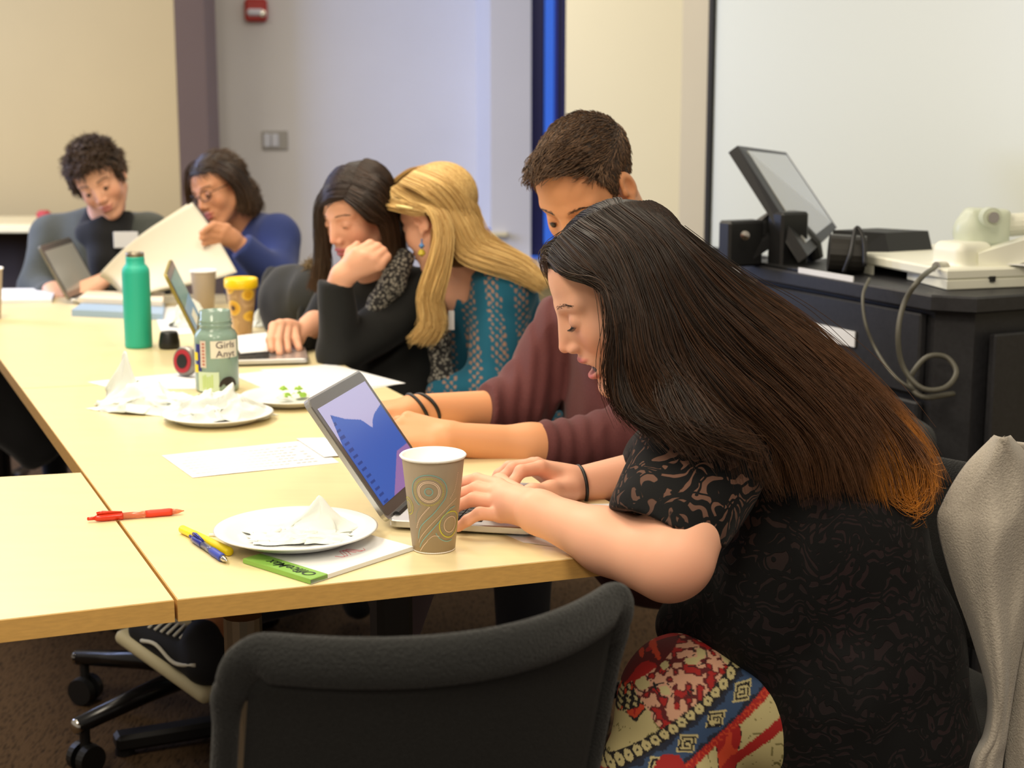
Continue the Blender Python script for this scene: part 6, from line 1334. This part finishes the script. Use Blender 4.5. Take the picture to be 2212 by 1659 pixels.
chair('black office chair behind the woman in the cardigan, dark jacket over it', (W(655, 640, 4.25)[0], 4.25), D_, -E_, w=.40, ztop=.86, recl=.1, H=.42)
Sj = SDF().u(rc(W(630, 640, 4.2), W(690, 640, 4.1), .075, .08)).u(rc(W(640, 650, 4.2), W(650, 760, 4.15), .085, .09), .05).add(folds(.008, 10, 61)); lo, hi = bounds([W(630, 640, 4.2), W(690, 760, 4.1)], .13)
jk = thing('jacket', 'dark jacket with brown fur-trimmed hood on the chair behind the black cardigan', 'jacket', W(650, 720, 4.2))
sdfobj('shell', [(Sj, lo, hi, .008)], cloth('jacket_dark', (38, 38, 34)), jk)
g = np.random.default_rng(8); fc = [W(655, 602, 4.16), W(668, 588, 4.14), W(684, 578, 4.1), W(694, 600, 4.08)]; fc = spline(fc, 40); St = []
for k in range(2600):
    p = fc[g.integers(40)] + g.normal(0, .008, 3); d = nrm(g.normal(0, 1, 3)) * .028; St.append([p, p + d * .5, p + d + V3(0, 0, -.004)])
strandmesh('fur_trim', np.array(St), .0012, hairmat('fur_brown', (120, 98, 62), .6), jk)
# ---- 5: woman in blue with glasses
P5 = person('woman with glasses in navy blue sweater holding up a large sheet of paper', (-.85, 5.05, 0))
H5 = Head(W(474, 409, 5.0), V3(-.57 * .95, -.80 * .95, -.28), .30, .92)
base5 = L3((206, 146, 108)); lip5 = L3((178, 92, 84))
S5 = SDF().u(H5.f, 0).u(rc(H5.wor((0, -.03, -.05)), W(535, 510, 5.08), .050, .06), .03)
lo, hi = H5.box(.02); hi = hi + V3(.12, .12, 0); lo = lo - V3(0, 0, .12)
wr6 = W(508, 522, 4.78); A6 = SDF().u(rc(W(540, 547, 4.80), wr6, .030, .027), 0)
k6 = [W(490, 492, 4.75), W(482, 500, 4.74), W(478, 511, 4.74), W(478, 522, 4.75)]
for q in k6: A6.u(rc(W(502, 515, 4.77), q, .021, .0135), .014)
for i, q in enumerate(k6):
    a = [W(462, 486, 4.73), W(452, 494, 4.72), W(450, 507, 4.72), W(452, 520, 4.73)][i]; b = [W(444, 496, 4.70), W(436, 503, 4.70), W(436, 514, 4.70), W(441, 526, 4.71)][i]; A6.chain([q, a, b], [.0125, .0112, .009], .004)
A6.chain([W(500, 505, 4.76), W(478, 498, 4.79), W(458, 498, 4.80)], [.016, .012, .009], .008)
b6 = bounds([W(560, 560, 4.8), W(436, 490, 4.75), W(450, 500, 4.68)], .05)
sdfobj('body', [(S5, lo, hi, .0036), (A6, b6[0], b6[1], .0034)], M['skin'], P5, lambda V: H5.color(V, base5, lip5, .2))
facebits(H5, P5, M['brow_dark'], M['lash'], 1)
S = SDF().u(rc(W(562, 535, 5.10), W(560, 720, 5.1), .105, .115)).u(rc(W(510, 525, 5.2), W(600, 510, 4.98), .06, .066), .06).u(rc(W(604, 515, 4.98), W(604, 600, 4.86), .062, .056), .03).u(rc(W(602, 600, 4.86), W(516, 528, 4.785), .056, .044), .03)
endcut(S, W(520, 532, 4.79), W(505, 520, 4.78) - W(540, 550, 4.80)).add(folds(.007, 8, 71, (1, 1, .6)))
lo, hi = bounds([W(520, 540, 4.78), W(604, 500, 4.95), W(560, 720, 5.1), W(510, 525, 5.2)], .16)
sdfobj('blue_sweater', [(S, lo, hi, .007)], cloth('navy_knit', (40, 54, 108), noise=(200, .1)), P5)
sh5 = [dict(g=[[(462, 366, 4.93), (490, 385, 4.92), (512, 410, 4.94), (520, 440, 4.95), (514, 455, 4.95)], [(462, 345, 4.96), (500, 365, 4.94), (530, 405, 4.97), (545, 440, 4.98), (540, 462, 4.98)], [(475, 338, 5.0), (512, 358, 5.02), (540, 400, 5.05), (558, 440, 5.05), (552, 458, 5.05)]], n=1400, th=.005, seed=41),
       dict(g=[[(462, 366, 4.93), (435, 362, 4.95), (418, 372, 5.0), (412, 395, 5.03), (412, 430, 5.06)], [(465, 342, 4.98), (430, 345, 5.02), (410, 368, 5.06), (406, 400, 5.1), (408, 440, 5.12)]], n=700, th=.004, seed=42)]
hairsheet('hair', sh5, hairmat('hair_black_brown', (38, 28, 24), .4, 'Col'), P5, darkh, .0016, 14, H5, .005)
Tm = haircap(H5, '', None, None, .003, lambda y: hlE(y) , lambda T_: T_.u(rc(W(520, 410, 5.02), W(538, 445, 5.03), .04, .03), .03)); lo, hi = bounds([W(410, 340, 4.9), W(560, 470, 5.15)], .05); sdfobj('hair', [(Tm, lo, hi, .006)], hairmat('hair_under_black', (30, 23, 19), .6), P5)
tufts(H5, 'hair', 2600, hlE, lambda q: (q[0] * 4, -.5, -.4), lambda q: .05, .0011, hairmat('hair_top_black', (38, 28, 24), .4, 'Col'), P5, 9, 7, .25, 0, darkh, Tm)
gl = MB()
for x in (-1, 1): gl.tube([H5.wor((x * .033 + .023 * math.cos(a), .101 - .010 * abs(math.cos(a)) * (1 if x * math.cos(a) > 0 else 0), .002 + .017 * math.sin(a))) for a in np.linspace(0, 2 * math.pi, 25)[:-1]], .0016, 6, closed=True); gl.tube([H5.wor((x * .056, .090, .006)), H5.wor((x * .078, .04, .006)), H5.wor((x * .082, -.0, .006))], .0016, 6)
gl.tube([H5.wor((-.010, .101, .006)), H5.wor((.010, .101, .006))], .0016, 6); gl.build('glasses', M['black_gloss'], P5, smooth=True)
addlegs(P5, (-.82, 5.25, .52), (-.95, 4.95, .55), (-.7, 4.95, .55), cloth('navy_trousers', (26, 28, 40)))
# ---- 6: man in grey fleece
P6 = person('man in grey fleece with black collar and white name tag, head tilted', (-1.38, 5.2, 0))
H6 = Head(W(216, 388, 5.1), V3(.10, -.90, -.38), .42, .97, jaw=1.08)
base6 = L3((222, 168, 136)); lip6 = L3((192, 116, 104))
S6 = SDF().u(H6.f, 0).u(rc(H6.wor((0, -.03, -.05)), W(225, 500, 5.16), .056, .065), .03)
lo, hi = H6.box(.02); hi = hi + V3(.0, .1, 0); lo = lo - V3(0, 0, .12)
A7 = SDF(); w7 = W(112, 622, 4.92); autohand(A7, w7, V3(.6, -.6, -.25), V3(0, -.3, 1), 1, (.4, .6, .5)); w8 = W(225, 606, 4.86); autohand(A7, w8, V3(-.8, -.35, -.35), V3(0, -.5, 1), -1, (.4, .6, .5))
b7 = bounds([w7, w8, w7 + V3(.15, -.12, 0), w8 + V3(-.15, -.1, 0)], .06)
sdfobj('body', [(S6, lo, hi, .0036), (A7, b7[0], b7[1], .004)], M['skin'], P6, lambda V: H6.color(V, base6, lip6, .4))
facebits(H6, P6, M['brow_dark'], M['lash'], 1, (-1, 1), .004)
S = SDF().u(rc(W(215, 545, 5.22), W(210, 720, 5.2), .135, .155)).u(rc(W(125, 510, 5.22), W(315, 505, 5.22), .075, .075), .06).u(rc(W(112, 515, 5.2), W(82, 625, 5.1), .070, .060), .03).u(rc(W(84, 625, 5.1), W(106, 640, 4.95), .055, .042), .03).u(rc(W(325, 510, 5.2), W(325, 620, 5.05), .068, .058), .03).u(rc(W(325, 620, 5.05), W(245, 612, 4.88), .055, .040), .03)
S.add(folds(.007, 8, 81, (1, 1, .6))); lo, hi = bounds([W(82, 640, 4.95), W(340, 500, 5.25), W(210, 720, 5.2), W(250, 612, 4.86)], .16)
sdfobj('fleece', [(S, lo, hi, .007)], cloth('grey_fleece', (70, 74, 70), noise=(160, .12)), P6)
S = SDF().u(rc(H6.wor((0, -.025, -.085)), W(228, 500, 5.14), .072, .085)).u(rc(W(235, 520, 5.115), W(228, 560, 5.09), .055, .050), .04).u(rc(W(228, 560, 5.09), W(215, 640, 5.06), .05, .03), .03); S.cut(plane(H6.wor((0, .04, -.118)), H6.R[:, 2] - H6.R[:, 1] * .9), .004)
S.u(rc(H6.wor((.058, -.035, -.085)), W(195, 505, 5.13), .028, .05), .02)
lo, hi = bounds([H6.wor((0, 0, -.1)), W(215, 640, 5.06)], .12); sdfobj('black_pullover', [(S, lo, hi, .006)], cloth('black_pull', (18, 18, 20)), P6)
MB().box(W(272, 518, 5.045), (.078, .003, .052), rotz(.05), bev=.001).build('name_tag', M['paper'], P6)
hm6 = hairmat('hair_curly', (52, 36, 28), .5, 'Col')
hl6 = lambda y: hline_std(y, .066)
cap6 = haircap(H6, '', None, None, .012, hl6, noise=.008); sdfobj('hair', [(cap6, H6.box(.04)[0], H6.box(.04)[1], .005)], hairmat('hair_under_curly', (34, 25, 20), .8), P6)
tufts(H6, 'hair', 4500, hl6, lambda q: (q[0] * 3, .6, .2) if q[2] > .07 else (0, .2, -.6), lambda q: .034, .0014, hm6, P6, 6, 8, .7, .003, darkh, cap6)
addlegs(P6, (-1.4, 5.35, .52), (-1.5, 5.0, .55), (-1.2, 5.0, .55), cloth('black_trousers', (20, 20, 22)))
# ---- the large sheet held up between them
A_, B2, C2, D2_ = W(212, 592, 4.70), W(412, 432, 4.78), W(514, 578, 4.66), W(282, 652, 4.62)
def fn(u, v): p = A_ * (1 - u) * (1 - v) + B2 * u * (1 - v) + C2 * u * v + D2_ * (1 - u) * v; return p + V3(0, -.06 * math.sin(u * 3.1) * (1 - v) + .04 * math.sin(v * 3 + .6), .012 * math.sin(u * 4 + v))
hp = thing('held_sheet', 'large curling cream sheet of paper held by the woman in blue', 'paper', (A_ + C2) / 2, 'held papers')
MB().slab(fn, 24, 20, .001).build('front_page', mat('cream_sheet', (224, 218, 200), .8), hp, smooth=True)
MB().slab(lambda u, v: fn(u, v) + V3(-.01 - .01 * u, .02, -.012 + .006 * u), 24, 20, .001).build('back_page', mat('cream_sheet_back', (214, 208, 182), .8), hp, smooth=True)
# ================================================================ LIGHT AND CAMERA
def area(name, loc, size, power, col, rot=(0, 0, 0)):
    l = bpy.data.lights.new(name, 'AREA'); l.shape = 'RECTANGLE'; l.size, l.size_y = size; l.energy = power; l.color = col
    o = bpy.data.objects.new(name, l); o.location = loc; o.rotation_euler = rot; C.objects.link(o); return o
WARM = (1, .88, .69)
for i, (x, y, p) in enumerate(((-1.3, 1.4, 46), (.5, .6, 42), (-1.3, 3.6, 46), (-.1, 3.3, 22), (-2.2, 5.6, 34), (-.6, -1.2, 50), (-.3, 6.0, 20))):
    area('ceiling_light', (x, y, 2.72), (.6, 1.2), p, WARM)
area('window_light', (-3.4, 5.4, 1.9), (1.6, 1.8), 150, (.46, .58, 1), (math.radians(80), 0, math.radians(-50)))
w = bpy.data.worlds.new('World'); bpy.context.scene.world = w; w.use_nodes = True
bg = w.node_tree.nodes['Background']; bg.inputs[0].default_value = (1, .88, .74, 1); bg.inputs[1].default_value = .45
cam = bpy.data.cameras.new('Camera'); co = bpy.data.objects.new('Camera', cam); C.objects.link(co)
cam.sensor_fit = 'HORIZONTAL'; cam.sensor_width = 17.3; cam.lens = F / 2212 * 17.3
cam.clip_start = .05; cam.clip_end = 60
co.location = (0, 0, CZ); co.rotation_euler = (math.pi / 2 - PITCH, 0, 0)
cam.dof.use_dof = True; cam.dof.focus_distance = 2.2; cam.dof.aperture_fstop = 2.8
bpy.context.scene.camera = co
s = bpy.context.scene; s.view_settings.view_transform = 'Standard'; s.view_settings.look = 'None'; s.view_settings.gamma = 1; s.view_settings.exposure = -.2
try: s.view_settings.use_curve_mapping = False
except Exception: pass
